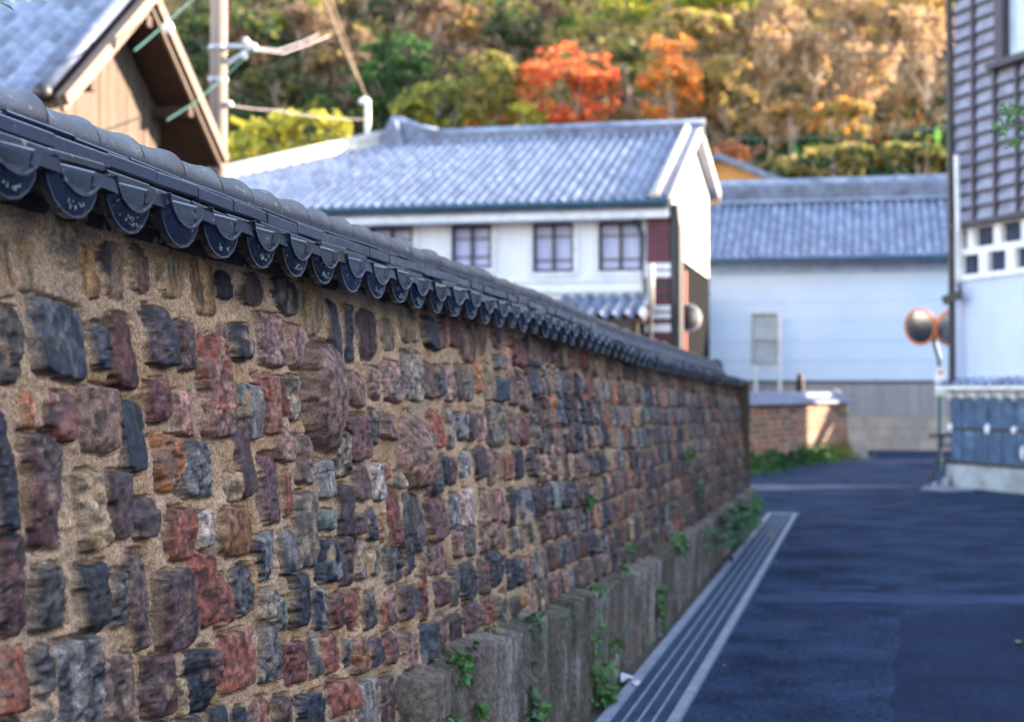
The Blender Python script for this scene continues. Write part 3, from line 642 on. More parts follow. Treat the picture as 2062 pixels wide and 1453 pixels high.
for (a0, a1, b0, b1) in holes:
    mb = MB(); t_ = .07
    fa.box(mb, a0-.12, a0, b0-.12, b1+.12, -.02, .04); fa.box(mb, a1, a1+.12, b0-.12, b1+.12, -.02, .04); fa.box(mb, a0, a1, b1, b1+.12, -.02, .04); fa.box(mb, a0, a1, b0-.12, b0, -.02, .05)
    wn = mb.build('window', M['whitetrim'], house)
    mb = MB(); fa.box(mb, a0, a0+t_, b0, b1, -.12, -.04); fa.box(mb, a1-t_, a1, b0, b1, -.12, -.04); fa.box(mb, a0+t_, a1-t_, b0, b0+t_, -.12, -.04); fa.box(mb, a0+t_, a1-t_, b1-t_*1.4, b1, -.12, -.04)
    c_ = (a0+a1)/2; fa.box(mb, c_-.035, c_+.035, b0+t_, b1-t_*1.4, -.12, -.045)
    fa.box(mb, a0+t_, a1-t_, b0+.27, b0+.30, -.12, -.07); fa.box(mb, a0+t_, a1-t_, b1-.36, b1-.33, -.12, -.07)
    mb.build('frame', M['winfr'], wn)
    mb = MB(); fa.box(mb, a0, a1, b0, b1, -.2, -.13); mb.build('curtain', M['curtain'], wn)
# gable wall facing right
mb = MB(); xg = XW; yb_ = YBK-.7
mb.add([(xg,YF+.02,0),(xg,yb_,0),(xg,yb_,ZBK+.04),(xg,YR,ZR-.2),(xg,YF+.02,ZE-.12)], [(0,1,2,3,4)])
mb.add([(xg-.3,YF+.3,0),(xg-.3,yb_,0),(xg-.3,yb_,ZBK+.04),(xg-.3,YR,ZR-.2),(xg-.3,YF+.3,ZE-.12)], [(4,3,2,1,0)])
mb.build('gable_wall', M['cream'], house)
mb = MB(); fa.box(mb, xg-.28, xg-.01, 0, ZE-.05, -.3, -.01); mb.build('corner_post', M['cream'], house)
mb = MB(); fa.pxbox(mb, 1303, 404, 1347, 690, 0, .35); mb.build('plum_corner_pillar', M['plum'], house)
for (ya, yb) in ((408,436),(530,542),(546,558),(615,626),(630,641),(652,668)): mb = MB(); fa.pxbox(mb, 1298, ya, 1350, yb, 0, .42); mb.build('pillar_band', M['whitetrim'], house)
mb = MB(); fa.pxbox(mb, 1304, 566, 1345, 580, 0, .37); fa.pxbox(mb, 1304, 590, 1345, 598, 0, .37); mb.build('pillar_groove', M['dark'], house)
mb = MB(); q = fa.pt(fa.px(1362,460,.3)[0], .3, 0); mb.tube([(q.x,q.y,0),(q.x,q.y,onY(1362,455,q.y).z),(q.x-.05,q.y,onY(1362,412,q.y).z)], .16, 10)
mb.build('rain_downpipe', M['dark'], house)
mb = MB(); q = fa.px(1294, 420, .1); mb.tube([fa.pt(q[0]-.25,.55,ZE-.1), fa.pt(q[0],.12,ZE-.7), fa.pt(q[0],.12,3.9)], .05, 8); mb.build('slim_downpipe', M['teal'], house)
mb = MB(); mb.box(xg+.005, xg+.03, YF+.5, yb_-.02, 0, 5.1); mb.box(xg+.005, xg+.045, YF+.5, yb_-.02, 5.1, 5.18); mb.build('lower_gable_shade', mat('gable_shade_black', (.006,.006,.007), spec=.03), house)  # shade of the passage painted on the lower gable as near-black cladding
# entrance lean-to roof between wall coping and house
lt = thing('porch_roof', (-7, YF-1.5, 2.5), 'small blue-grey tiled porch roof tucked under the white house, seen just over the long wall', 'porch roof')
p0 = onY(1100, 640, YF-2.0); p1 = onY(1296, 640, YF-2.0); ztop_ = onY(1200, 596, YF).z
roof('tiles', (p0.x, YF-2.0, p0.z), (1,0,0), p1.x-p0.x, Vector((0, 1.98, ztop_-p0.z)), lt)
mb = MB(); slab(mb, [(p0.x,YF-2,p0.z-.03),(p1.x,YF-2,p0.z-.03),(p1.x,YF-.02,ztop_-.03),(p0.x,YF-.02,ztop_-.03)], .1)
mb.box(p1.x-.3,p1.x-.15,YF-1.9,YF-1.75,0,p0.z-.1); mb.box(p0.x+.15,p0.x+.3,YF-1.9,YF-1.75,0,p0.z-.1); mb.build('deck_and_posts', M['brown'], lt)
q = at(1310, 615, 35.0)
lp = thing('banner_lamp', (q.x, q.y, 0), 'slim cream upright lamp standing in front of the plum pillar', 'lamp')
mb = MB(); mb.tube([(q.x,q.y,q.z-.02),(q.x,q.y,at(1310,531,35).z)], [.085,.085], 10); mb.build('lamp_tube', M['ridgew'], lp, True)
mb = MB(); mb.tube([(q.x,q.y,0),(q.x,q.y,q.z-.03)], .04, 8); mb.build('post', M['dark'], lp)

# ---- pale blue storehouse
YB = 50.4
fb = Fr((0, YB, 0), (1,0,0), (0,-1,0))
bl = thing('blue_storehouse', (2, YB, 0), 'long pale blue storehouse with grey skirting and yellowed stone footing at the lane end', 'building')
a0, _ = fb.px(1411, 600); a1 = 14.0
zs = fb.px(1700, 766)[1]; zy = fb.px(1700, 838)[1]
eb = onY(1388, 525, YB-.8); ZEB = eb.z; xl = eb.x
w0 = fb.px(1516, 633); w1 = fb.px(1568, 729)
mb = MB(); wallholes(fb, mb, a0, a1, zs, ZEB-.05, [(w0[0], w1[0], w1[1], w0[1])]); mb.box(a0, a0+.25, YB+.25, YB+8, 0, ZEB); mb.box(a1-.25, a1, YB+.25, YB+8, 0, ZEB); mb.build('wall', M['blue'], bl)
mb = MB(); z = zs
while z < ZEB-.8: fb.box(mb, a0+.01, a1, z, z+.02, 0, .012); z += .62
fb.box(mb, a0, a1, ZEB-.42, ZEB-.05, 0, .04); mb.build('siding_joint', mat('blue_joint', (.40,.55,.78)), bl)
mb = MB(); fb.box(mb, a0, a1, zy, zs-.06, -.25, .02); mb.build('grey_skirting', M['greyc'], bl)
mb = MB(); fb.box(mb, a0, a1, zs-.06, zs, -.25, .07); mb.build('flashing', M['dark'], bl)
mb = MB(); x = a0; r2 = random.Random(4)
for j in range(3):
    x = a0; zz0 = zy*j/3; zz1 = zy*(j+1)/3-.012
    while x < a1: l = r2.uniform(.7, 1.3); fb.box(mb, x, min(a1, x+l-.015), zz0, zz1, -.2, .09+r2.uniform(0, .03)); x += l
mb.build('stone_footing', M['sandst'], bl)
mb = MB(); fb.box(mb, w0[0]-.05, w1[0]+.05, w1[1]-.05, w1[1], -.1, .06); fb.box(mb, w0[0]-.05, w1[0]+.05, w0[1], w0[1]+.05, -.1, .06); fb.box(mb, w0[0]-.05, w0[0], w1[1], w0[1], -.1, .06); fb.box(mb, w1[0], w1[0]+.05, w1[1], w0[1], -.1, .06)
mid = fb.px(1540, 681)[1]; fb.box(mb, w0[0], w1[0], mid-.04, mid+.04, -.1, .0)
wn = mb.build('window', M['steel'], bl)
mb = MB(); fb.box(mb, w0[0], w1[0], w1[1], w0[1], -.15, -.1); mb.build('pane', mat('frosted_pane', (.40,.50,.62), None, .3, 3), wn)
RUNB = 4.2; zrb = onY(1700, 406, YB-.8+RUNB).z
sv = Vector((0, RUNB, zrb-ZEB)); 
roof('front_roof', (xl, YB-.8, ZEB), (1,0,0), a1+.6-xl, sv, bl, pitch=.27)
mb = MB(); slab(mb, [(xl,YB-.8,ZEB-.03),(a1+.6,YB-.8,ZEB-.03),(a1+.6,YB-.8+RUNB,zrb-.03),(xl,YB-.8+RUNB,zrb-.03)], .14)
slab(mb, [(a1+.6,YB-.8+2*RUNB,ZEB),(xl,YB-.8+2*RUNB,ZEB),(xl,YB-.8+RUNB,zrb),(a1+.6,YB-.8+RUNB,zrb)], .14); mb.build('roof_deck', M['roofd'], bl)
yr = YB-.8+RUNB; zt_ = onY(1700, 362, yr).z
xr0 = onY(1452, 380, yr).x
mb = MB(); mb.box(xr0, a1+.6, yr-.22, yr+.22, zrb-.05, zt_-.1)
for k in range(3): 
    zz = zrb+.12+(zt_-zrb-.25)*k/3; mb.box(xr0, a1+.6, yr-.27, yr+.27, zz, zz+.05)
mb.build('stacked_ridge', M['roofd'], bl)
mb = MB(); mb.tube([(xr0-.1,yr,zt_-.04),(a1+.7,yr,zt_-.04)], .13, 8); mb.box(xr0-.05,a1+.6,yr-.34,yr-.28,zrb-.02,zrb+.08); mb.build('ridge_caps', M['roof'], bl, True)
mb = MB(); mb.tube([(xl+.05,YB-.85,ZEB+.12),(xl+.05,yr,zrb+.12)], .11, 8); mb.build('gable_edge_tiles', M['ridgew'], bl, True)
mb = MB(); mb.tube([(xl,YB-.86,ZEB-.04),(a1+.6,YB-.86,ZEB-.04)], .07, 8); mb.build('gutter', M['teal'], bl)
mb = MB(); mb.bar((a0+.1,YB-.6,ZEB-.5),(a0+.1,YB-.05,ZEB-.9),.1,.1); mb.bar((a0+.1,YB-.75,ZEB-.2),(a0-.15,YB-.05,ZEB-.1),.1,.1); mb.build('eave_bracket', M['whitetrim'], bl)
# white pipes below the window
pf = thing('white_rail', (onY(1545,770,YB-.5).x, YB-.5, 0), 'pair of thin white uprights under the storehouse window', 'rail')
for X_ in (1522, 1570):
    q = onY(X_, 735 if X_ < 1530 else 632, YB-.5); mb = MB(); mb.tube([(q.x,YB-.5,0),(q.x,YB-.5,q.z)], .06, 6); mb.build('upright', M['whitetrim'], pf)
qa = onY(1522, 740, YB-.5); qb = onY(1570, 740, YB-.5); mb = MB(); mb.tube([(qa.x+.06,YB-.5,qa.z),(qb.x-.06,YB-.5,qb.z)], .03, 6); mb.build('crossbar', M['whitetrim'], pf)

# ---- dark gap between the two: red post, lantern-like mirror
q = at(1384, 640, 39.0)
mz = q.z
def mirror(name, label, px, py, d, rad, facing, pole=None, group='round traffic mirrors', col='orange', hr=1.0):
    c = at(px, py, d); t = thing(name, (c.x, c.y, 0), label, 'traffic mirror', group)
    n = Vector(facing).normalized(); z = Vector((0,0,1)); a = z.cross(n).normalized(); b = n.cross(a)
    A = Matrix((a, b, n)).transposed()
    mb = MB(); N_ = 22; base = []
    for j, (rr, dz) in enumerate([(0,.05),(.35,.045),(.65,.03),(.93,.005)]):
        for i in range(N_):
            th = 2*math.pi*i/N_; mb.v.append(tuple(c + A @ Vector((rad*rr*math.cos(th), rad*rr*math.sin(th)*hr, dz+.02))))
    for j in range(3):
        for i in range(N_): q = j*N_; mb.f.append((q+i, q+(i+1) % N_, q+N_+(i+1) % N_, q+N_+i)[::-1])
    mb.build('mirror_face', M['mirror'], t, True)
    mb = MB(); rg = [(.93,.03),(1.02,.045),(1.07,.02),(1.04,-.05),(.2,-.09)]
    for rr, dz in rg:
        for i in range(N_):
            th = 2*math.pi*i/N_; mb.v.append(tuple(c + A @ Vector((rad*rr*math.cos(th), rad*rr*math.sin(th)*hr, dz))))
    for j in range(len(rg)-1):
        for i in range(N_): q = j*N_; mb.f.append((q+i, q+(i+1) % N_, q+N_+(i+1) % N_, q+N_+i)[::-1])
    mb.build('rim', M[col], t, True)
    return t, c, n
t, c, n = mirror('traffic_mirror', 'round mirror on a red post in the dark gap beside the white house', 1384, 640, 39, .33, (-.15,-1,.0), group=None, col='whitetrim')
mb = MB(); mb.tube([(c.x-.12,c.y+.16,0),(c.x-.12,c.y+.16,at(1378,545,39).z)], .09, 8); mb.bar((c.x-.12,c.y+.16,c.z),(c.x,c.y+.06,c.z),.05,.05); mb.build('post', M['redp'], t)
gx = thing('gap_shade_shed', (-5.8, 45, 0), 'shed wall painted near-black as the shade of the narrow gap between the white house and the blue storehouse', 'shed')
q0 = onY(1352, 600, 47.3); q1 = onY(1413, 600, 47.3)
mb = MB(); mb.box(q0.x-.5, q1.x+.02, 48.0, 49.4, 0, 4.6); mb.build('shed_wall', M['void'], gx)  # shade of the gap put into this wall's near-black colour
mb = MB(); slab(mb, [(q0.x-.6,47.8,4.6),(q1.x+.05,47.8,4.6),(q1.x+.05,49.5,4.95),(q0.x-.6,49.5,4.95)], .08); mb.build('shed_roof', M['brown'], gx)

# ---- small brown-roofed house behind
q = onY(1452, 312, 58); q2 = onY(1572, 356, 58)
bh = thing('brown_gabled_house', (q.x, 58, 0), 'small house with ochre gable and dark roof, mostly hidden behind the blue storehouse ridge', 'house')
pk = onY(1445, 306, 58); lowr = onY(1580, 360, 58); 
def gable(parent, pk, lo_, y0, y1, wallm, roofm):
    hw = lo_.x-pk.x; mb = MB(); mb.add([(pk.x-hw,y0+.5,0),(pk.x+hw,y0+.5,0),(pk.x+hw,y0+.5,lo_.z-.1),(pk.x,y0+.5,pk.z-.1),(pk.x-hw,y0+.5,lo_.z-.1)], [(0,1,2,3,4)])
    mb.box(pk.x-hw+.1,pk.x+hw-.1,y0+.6,y1-.3,0,lo_.z-.15); mb.build('gable_wall', wallm, parent)
    mb = MB(); slab(mb, [(pk.x,y0,pk.z),(pk.x,y1,pk.z),(lo_.x,y1,lo_.z),(lo_.x,y0,lo_.z)], .25); slab(mb, [(pk.x,y1,pk.z),(pk.x,y0,pk.z),(pk.x-hw,y0,lo_.z),(pk.x-hw,y1,lo_.z)], .25); mb.build('roof', roofm, parent)
gable(bh, pk, lowr, 58, 64, mat('ochre_wall', (.45,.22,.06)), M['roofd'])

# ---- timber building behind the wall on the left
XG_ = -10.15
cf = onX(118, 194, XG_); ap = onX(299, -16, XG_)
hs_ = ap.y - cf.y; ybk = ap.y + hs_*1.02; ze = cf.z; za = ap.z
zb_ = onX(438, 314, XG_).z
tb = thing('timber_house', (XG_-4, ap.y, 0), 'timber house behind the long wall at left, with vertical board gable and silver tiled roof', 'house')
roof('front_roof', (XG_-13.9, cf.y, ze), (1,0,0), 13.55, Vector((0, hs_, za-ze)), tb, pitch=.27, amp=.05, step=.035)
mb = MB(); slab(mb, [(XG_-14,cf.y,ze-.04),(XG_-.02,cf.y,ze-.04),(XG_-.02,ap.y,za-.04),(XG_-14,ap.y,za-.04)], .12); slab(mb, [(XG_-.02,ybk,zb_),(XG_-14,ybk,zb_),(XG_-14,ap.y,za-.02),(XG_-.02,ap.y,za-.02)], .16); mb.build('roof_deck', M['brown'], tb)
mb = MB(); mb.tube([(XG_-.22,cf.y-.03,ze+.10),(XG_-.22,ap.y,za+.12)], .11, 10); mb.tube([(XG_-14,ap.y,za+.2),(XG_+.05,ap.y,za+.2)], .14, 8)
mb.tube([(XG_-.22,ybk,zb_+.10),(XG_-.22,ap.y,za+.12)], .11, 10); mb.build('gable_edge_tiles', M['roofd'], tb, True)
mb = MB(); mb.ell((XG_-.2,cf.y-.06,ze+.05),(.13,.12,.13)); mb.build('corner_tile', M['dark'], tb, True)
def rake(mb, x, off, w, h, fr=1):
    mb.bar((x,cf.y,ze-off),(x,ap.y,za-off), w, h); mb.bar((x,ybk,zb_-off),(x,ap.y,za-off), w, h)
mb = MB(); rake(mb, XG_+.03, .10, .06, .24); rake(mb, XG_+.10, .05, .06, .16); mb.build('barge_boards', M['barge'], tb)
mb = MB(); xw_ = XG_-.62; f0 = cf.y+.45; f1 = ybk-.95
sl_f = (za-ze)/hs_; sl_b = (za-zb_)/(ybk-ap.y)
y = f0; r2 = random.Random(8)
while y < f1:
    y2 = min(y+.14, f1); 
    def zt(yy): return (ze + (yy-cf.y)*sl_f if yy < ap.y else za-(yy-ap.y)*sl_b) - .2
    dx = r2.uniform(0, .02); mb.hexa([(xw_-.1,y,0),(xw_+dx,y,0),(xw_+dx,y2-.008,0),(xw_-.1,y2-.008,0),(xw_-.1,y,zt(y)),(xw_+dx,y,zt(y)),(xw_+dx,y2-.008,zt(y2)),(xw_-.1,y2-.008,zt(y2))]); y = y2
mb.build('board_wall', M['wood'], tb)
mb = MB(); mb.box(xw_-.12, xw_-.10, f0, f1, 0, ze); mb.box(XG_-13.5,xw_-.1,f0,f0+.15,0,ze-.02); mb.box(XG_-13.5,xw_-.1,f1-.15,f1,0,ze-.1); mb.build('rear_walls', M['brown'], tb)
for yy, zz in ((ap.y, za-.35), (ap.y+(ybk-ap.y)*.55, za-.3-(za-zb_)*.55), (cf.y+hs_*.35, ze+(za-ze)*.35-.3)): MB().box(xw_, XG_+.02, yy-.07, yy+.07, zz-.16, zz).build('purlin_end', M['brown'], tb)

# ---- corner building on the right
A = onG(1915, 978); ud = Vector((.497,-.868,0)); nd = Vector((-.868,-.497,0))
fr = Fr(A, ud, nd); SB = 13.5; DB = 8.0; HB = 9.9
rh = thing('corner_house', A, 'tall corner house at right, silvered board upper storey over lavender plaster and blue dado', 'house')
def zpx(y, x=1990, d=0): return fr.px(x, y, d)[1]
zc0 = zpx(935); zn1 = zpx(792); zr1 = zpx(772); zw0 = zpx(556); zw1 = zpx(448); 
s0w = fr.px(1925, 700)[0]
mb = MB(); fr.box(mb, 0, SB, 0, zc0, -.3, .10); mb.build('concrete_base', mat('stained_base', (.36,.40,.44), (.20,.22,.22), .9, 2.2), rh)
mb = MB(); fr.box(mb, 0, SB, zc0, zr1, -.3, .0); mb.build('dado_wall', mat('dado_plaster', (.66,.70,.80)), rh)
pitch_ = .42; k = 0; s_ = .05; zh = (zn1-zc0-.05)/2; r2 = random.Random(2)
mb = MB()
while s_ < 6.5:
    for j in range(2): fr.box(mb, s_, s_+pitch_-.035, zc0+.04+j*zh, zc0+.04+j*zh+zh-.05, 0, .03+r2.uniform(0, .01))
    s_ += pitch_
mb.build('dado_tiles', M['namako'], rh)
mb = MB(); s_ = .05
while s_ < 6.5:
    for j in range(3):
        if j and r2.random() < .85:
            q = fr.pt(s_-.02+r2.uniform(-.03,.03), .035, zc0+.02+j*zh); MB().ell(q, (.07,.07,r2.uniform(.06,.11)), 8, 6).build('plaster_knob', M['whitetrim'], rh, True)
    if r2.random() < .4: q = fr.pt(s_+.2, .035, zc0+zh*.4); MB().ell(q, (.045,.045,.14), 8, 6).build('plaster_knob', M['whitetrim'], rh, True)
    s_ += pitch_
mb = MB(); fr.box(mb, 0, SB, zc0+.02+zh-.04, zc0+.02+zh+.02, 0, .05); fr.box(mb, 0, SB, zc0-.02, zc0+.04, .1, .13); mb.build('dado_rail', M['dark'], rh)
# little tiled roof over the dado
P_ = fr.pt(-.05, .32, zr1-.03)
roof('dado_roof', P_, ud, SB, nd*(-.32)+Vector((0,0,.13)), rh, pitch=.27, rowl=.2, amp=.04)
mb = MB(); slab(mb, [fr.pt(-.05,.30,zr1-.05),fr.pt(-.05,0,zr1+.08),fr.pt(SB-.2,0,zr1+.08),fr.pt(SB-.2,.30,zr1-.05)], .06); mb.build('dado_roof_deck', M['whitetrim'], rh)
mb = MB(); fr.box(mb, 0.0, SB, zr1, zw0, -.3, .0); mb.build('plaster_wall', M['lav'], rh)
# window band
rows_ = [(zpx(548),zpx(508)),(zpx(494),zpx(455))]
mb = MB(); fr.box(mb, .02, SB, zw0, zw1+.08, -.3, -.08); mb.build('window_glass', M['glass'], rh)
cols = [1937,1973,1990,2027,2043,2085]
mb = MB(); ss = [fr.px(x, 520)[0] for x in cols]
fr.box(mb, 0, SB, rows_[0][1], rows_[1][0], -.1, .03); fr.box(mb, 0, SB, zw0-.03, rows_[0][0], -.1, .05); fr.box(mb, 0, SB, rows_[1][1], zw1+.06, -.1, .03)
fr.box(mb, 0, ss[0], rows_[0][0], rows_[0][1], -.1, .025)
step_ = ss[3]-ss[1]; x = ss[1]
while x < SB: fr.box(mb, x, x+(ss[2]-ss[1]), rows_[0][0], rows_[0][1], -.1, .025); x += step_
x = fr.px(1950, 475)[0]; fr.box(mb, 0, fr.px(1936,475)[0], rows_[1][0], rows_[1][1], -.1, .025)
while x < SB: fr.box(mb, x, x+(ss[2]-ss[1])*.85, rows_[1][0], rows_[1][1], -.1, .025); x += step_
mb.build('window_mullions', M['whitetrim'], rh)
# upper storey with lapped boards and battens
z = zw1+.04; su = fr.px(1924, 300, .12)[0]; hb = (zpx(125,1980)-zpx(385,1980))/9.0
ws0 = fr.px(2003, 70, .15)[0]; wz0 = fr.px(2003, 135, .15)[1]
mb = MB()
while z < HB:
    zt2 = min(z+hb, HB); P4 = fr.pt
    mx = SB if z < wz0 - .1 else ws0
    mb.hexa([P4(su,.17,z),P4(mx,.17,z),P4(mx,0,z),P4(su,0,z),P4(su,.11,zt2),P4(mx,.11,zt2),P4(mx,0,zt2),P4(su,0,zt2)]); z += hb
mb.build('lapped_boards', M['siding'], rh)
mb = MB(); z = zw1+.04
while z < HB: 
    mx = SB if z < wz0 - .1 else ws0; fr.box(mb, su, mx, z-.018, z+.03, .10, .182); z += hb
bs = [fr.px(x, 250, .2)[0] for x in (1958, 2001, 2046)]; st2 = bs[2]-bs[1]; x = bs[0]-.0
xs_ = [bs[0], bs[1], bs[2]]
while xs_[-1] < SB-.6: xs_.append(xs_[-1]+st2)
for x in xs_: fr.box(mb, x-.035, x+.035, zw1+.02, HB if x < ws0 + .01 else wz0-.05, .1, .21)
fr.box(mb, su-.05, SB, zw1-.03, zw1+.05, 0, .24)
mb.build('battens', M['batten'], rh)
mb = MB(); fr.box(mb, ws0+.05, ws0+.3, wz0+.02, HB, 0, .2); fr.box(mb, ws0-.0, ws0+4, wz0-.08, wz0+.04, 0, .36); 
for q in (1.25, 2.3): fr.box(mb, ws0+q, ws0+q+.09, wz0+.04, HB, 0, .16)
mb.build('window_frame', M['batten'], rh)
mb = MB(); fr.box(mb, ws0+.3, ws0+4, wz0+.04, HB, -.05, .04); mb.build('upper_window', mat('bright_pane', (.42,.52,.68), None, .2, 3), rh)
mb = MB(); fr.box(mb, ws0+4, SB, wz0, HB, 0, .15); mb.build('upper_wall', M['siding'], rh)
# body, roof
mb = MB(); fr.box(mb, .02, .28, 0, HB, -DB, -.32); fr.box(mb, SB-.3, SB, 0, HB, -DB, -.32); fr.box(mb, .02, SB, 0, HB, -DB-.3, -DB)
fr.box(mb, .3, SB, zw1+.1, HB, -.3, -.06)
mb.build('rear_walls', M['lav'], rh)
mb = MB(); slab(mb, [fr.pt(-.1,.25,HB+.1),fr.pt(-.1,-DB/2,HB+.9),fr.pt(SB,-DB/2,HB+.9),fr.pt(SB,.25,HB+.1)], .2); slab(mb, [fr.pt(-.1,-DB-.9,HB+.1),fr.pt(SB,-DB-.9,HB+.1),fr.pt(SB,-DB/2,HB+.9),fr.pt(-.1,-DB/2,HB+.9)], .2); mb.build('roof', M['roofd'], rh)
mb = MB(); q = fr.px(1917, 700, .2)[0]; mb.tube([fr.pt(q,.2,zr1-.15), fr.pt(q,.2,zpx(560)), fr.pt(q-.04,.2,HB+.1)], .065, 8); mb.build('dark_corner_post', M['dark'], rh)
mb = MB(); q = fr.px(1929, 400, .28)[0]; mb.tube([fr.pt(q-.04,.28,fr.px(1929,312,.28)[1]), fr.pt(q,.28,zpx(462))], .05, 8); mb.build('white_downpipe', M['whitetrim'], rh)
mb = MB(); q = fr.px(1905, 604, .35); mb.bar(fr.pt(q[0]+.22,.15,q[1]+.10), fr.pt(q[0]+.0,.42,q[1]-.02), .13, .16); mb.bar(fr.pt(q[0]+.2,.15,q[1]-.0), fr.pt(q[0]+.22,.2,q[1]+.3), .05, .05); mb.build('lamp_bracket', M['dark'], rh)
# unseen neighbour added to keep the low sun off the near wall and lane
Bq = fr.pt(SB+.003, 0, 0); f2 = Fr(Bq, ud, nd)
nb = thing('sun_block_neighbour', Bq, 'plastered house added unseen beyond the right edge to shade the lane, next to the tall corner house', 'house')
mb = MB(); f2.box(mb, 0, 34, 0, 9.2, -8, 0); mb.build('walls', M['lav'], nb)
mb = MB(); slab(mb, [f2.pt(0,.4,9.2),f2.pt(0,-4,10.6),f2.pt(34.4,-4,10.6),f2.pt(34.4,.4,9.2)], .2); slab(mb, [f2.pt(0,-8.7,9.2),f2.pt(34.4,-8.7,9.2),f2.pt(34.4,-4,10.6),f2.pt(0,-4,10.6)], .2); mb.build('roof', M['roofd'], nb)
for s_ in range(5): mb = MB(); f2.box(mb, 1.5+s_*3.2, 3+s_*3.2, 4.4, 5.9, 0, .06); mb.build('window', M['glass'], nb)

rb_ = thing('sun_block_house', (14,43,0), 'plain house added behind the tall corner house to shade the low wall, outside the right edge of the frame', 'house')
mb = MB(); mb.box(10,18,40.5,47.6,0,6.2); mb.build('walls', M['lav'], rb_)  # unseen block, added to keep the sun off most of the low wall
mb = MB(); slab(mb, [(9.5,40,6.2),(18.5,40,6.2),(18.5,44,8.2),(9.5,44,8.2)], .2); slab(mb, [(9.5,44,8.2),(18.5,44,8.2),(18.5,47.7,6.35),(9.5,47.7,6.35)], .2); mb.build('roof', M['roofd'], rb_)
# ---- double traffic mirror on the teal pole
pm = at(1893, 970, 30.4); pm.z = 0
c1 = at(1853, 658, 30.4); c2 = at(1911, 660, 30.4)
t, c, n = mirror('traffic_mirror', 'orange-rimmed round mirror on the teal pole, the fully visible left one of the pair', 1853, 658, 30.4, .29, (-.3,-1,-.22), group=None, hr=1.18)
mb = MB(); dz = lambda y: at(1893, y, 30.4).z
mb.tube([(pm.x-.02,pm.y,0),(pm.x+.02,pm.y,dz(800)),(pm.x+.0,pm.y,dz(722)),(pm.x-.09,pm.y,dz(690)),(pm.x-.09,pm.y,dz(640))], .045, 8)
mb.bar((pm.x-.09,pm.y,c.z),(c.x+.02,c.y+.09,c.z),.04,.04); mb.bar((pm.x-.09,pm.y,c.z),(c2.x,c2.y+.09,c.z),.04,.04); mb.build('pole', M['teal'], t)
t2, c_, n_ = mirror('traffic_mirror', 'orange-rimmed round mirror half hidden behind the dark corner post of the corner house', 1911, 660, 30.35, .27, (.35,-1,-.22), group=None, hr=1.2)
sg = thing('notice_board', (pm.x,pm.y-.06,dz(795)), 'narrow white notice fixed to the teal mirror pole', 'sign')
a_, b_ = at(1883, 738, 30.3), at(1905, 796, 30.3); mb = MB(); mb.box(a_.x, b_.x, pm.y-.075, pm.y-.05, b_.z, a_.z); mb.build('board', M['sign'], sg)
mb = MB(); mb.box(a_.x+.05, b_.x-.05, pm.y-.082, pm.y-.0755, a_.z-.14, a_.z-.08); mb.build('red_mark', M['redink'], sg)
mb = MB()
for k in range(6): mb.box(a_.x+.04, b_.x-.04, pm.y-.082, pm.y-.0755, a_.z-.2-k*.05, a_.z-.19-k*.05)
mb.build('text_lines', M['steel'], sg)
# folded metal road barrier leaning at the pole foot
br = thing('folding_barrier', (pm.x+.1,pm.y-.15,0), 'dark folded metal stand leaning against the foot of the mirror pole', 'barrier')
bx, by = pm.x, pm.y-.25
mb = MB(); 
mb.tube([(bx-.22,by-.2,.02),(bx+.0,by,.72),(bx+.05,by,1.0)], .035, 6); mb.tube([(bx+.18,by-.15,.02),(bx+.28,by+.0,.75),(bx+.25,by,1.0)], .035, 6); mb.build('legs', M['dark'], br)
mb = MB()
for z_ in (.45,.62,.78,.98): mb.bar((bx-.05,by,z_),(bx+.30,by,z_),.05,.045)
mb.bar((bx-.22,by,.96),(bx+.35,by,1.0),.05,.06); mb.build('rungs', M['dark'], br)

# ================================================================== second low wall
w2 = thing('low_brick_wall', (-1.8, 39, 0), 'low tile-capped wall of small bricks across the lane mouth, its right end caught by the sun', 'wall')
ctr = [(-3.1,33.0),(-2.9,35.2),(-2.5,37.6),(-1.95,40.2),(-1.3,42.6),(-.78,44.3)]
ctr = [Vector((a, b, 0)) for a, b in ctr]
# finely resampled
cl = []
for a, b in zip(ctr[:-1], ctr[1:]):
    n_s = int((b-a).length/.02); cl += [a + (b-a)*i/n_s for i in range(n_s)]
cl.append(ctr[-1]); CL = np.array([tuple(v) for v in cl]); dd = np.gradient(CL, axis=0); dd /= np.linalg.norm(dd, axis=1)[:, None]
NN = np.stack([dd[:, 1], -dd[:, 0], 0*dd[:, 0]], 1); SL = np.concatenate([[0], np.cumsum(np.linalg.norm(np.diff(CL, axis=0), axis=1))])
ZW2 = 1.50; rz = np.linspace(0, ZW2, 90); SG = np.repeat(SL[None, :], 90, 0); ZZ = np.repeat(rz[:, None], len(SL), 1)
rowi = np.floor(ZZ/.14); off = (vn(rowi, rowi*0+.3, 8))*.2; bi = np.floor((SG+off)/.19); fu = ((SG+off)/.19) % 1; fv = (ZZ/.14) % 1
mk = np.clip(np.minimum(np.minimum(fu, 1-fu)*.19, np.minimum(fv, 1-fv)*.14)/.02 - .5, 0, 1)
hsh = vn(bi*7.3, rowi*3.7, 12); hs2 = vn(bi*3.1, rowi*9.1, 15)
pal = np.array([K[c] for c in 'PMZDKVREBTGA']); bc = pal[(np.floor(hsh*97) % 12).astype(int)]*(.9+.6*hs2)[..., None]
cc = np.array([.36,.27,.17])*(1-mk)[..., None] + bc*mk[..., None]
G2 = CL[None]+NN[None]*(.22+mk*.03+(fbm(SG*12, ZZ*12, 4, 2)-.5)*.02)[..., None]; G2 = G2.copy(); G2[..., 2] = ZZ
npmesh('brick_face', G2, grid_faces(90, len(SL)), M['wall'], w2, col=np.concatenate([cc, np.full_like(cc[..., :1], .2)], -1), smooth=True)
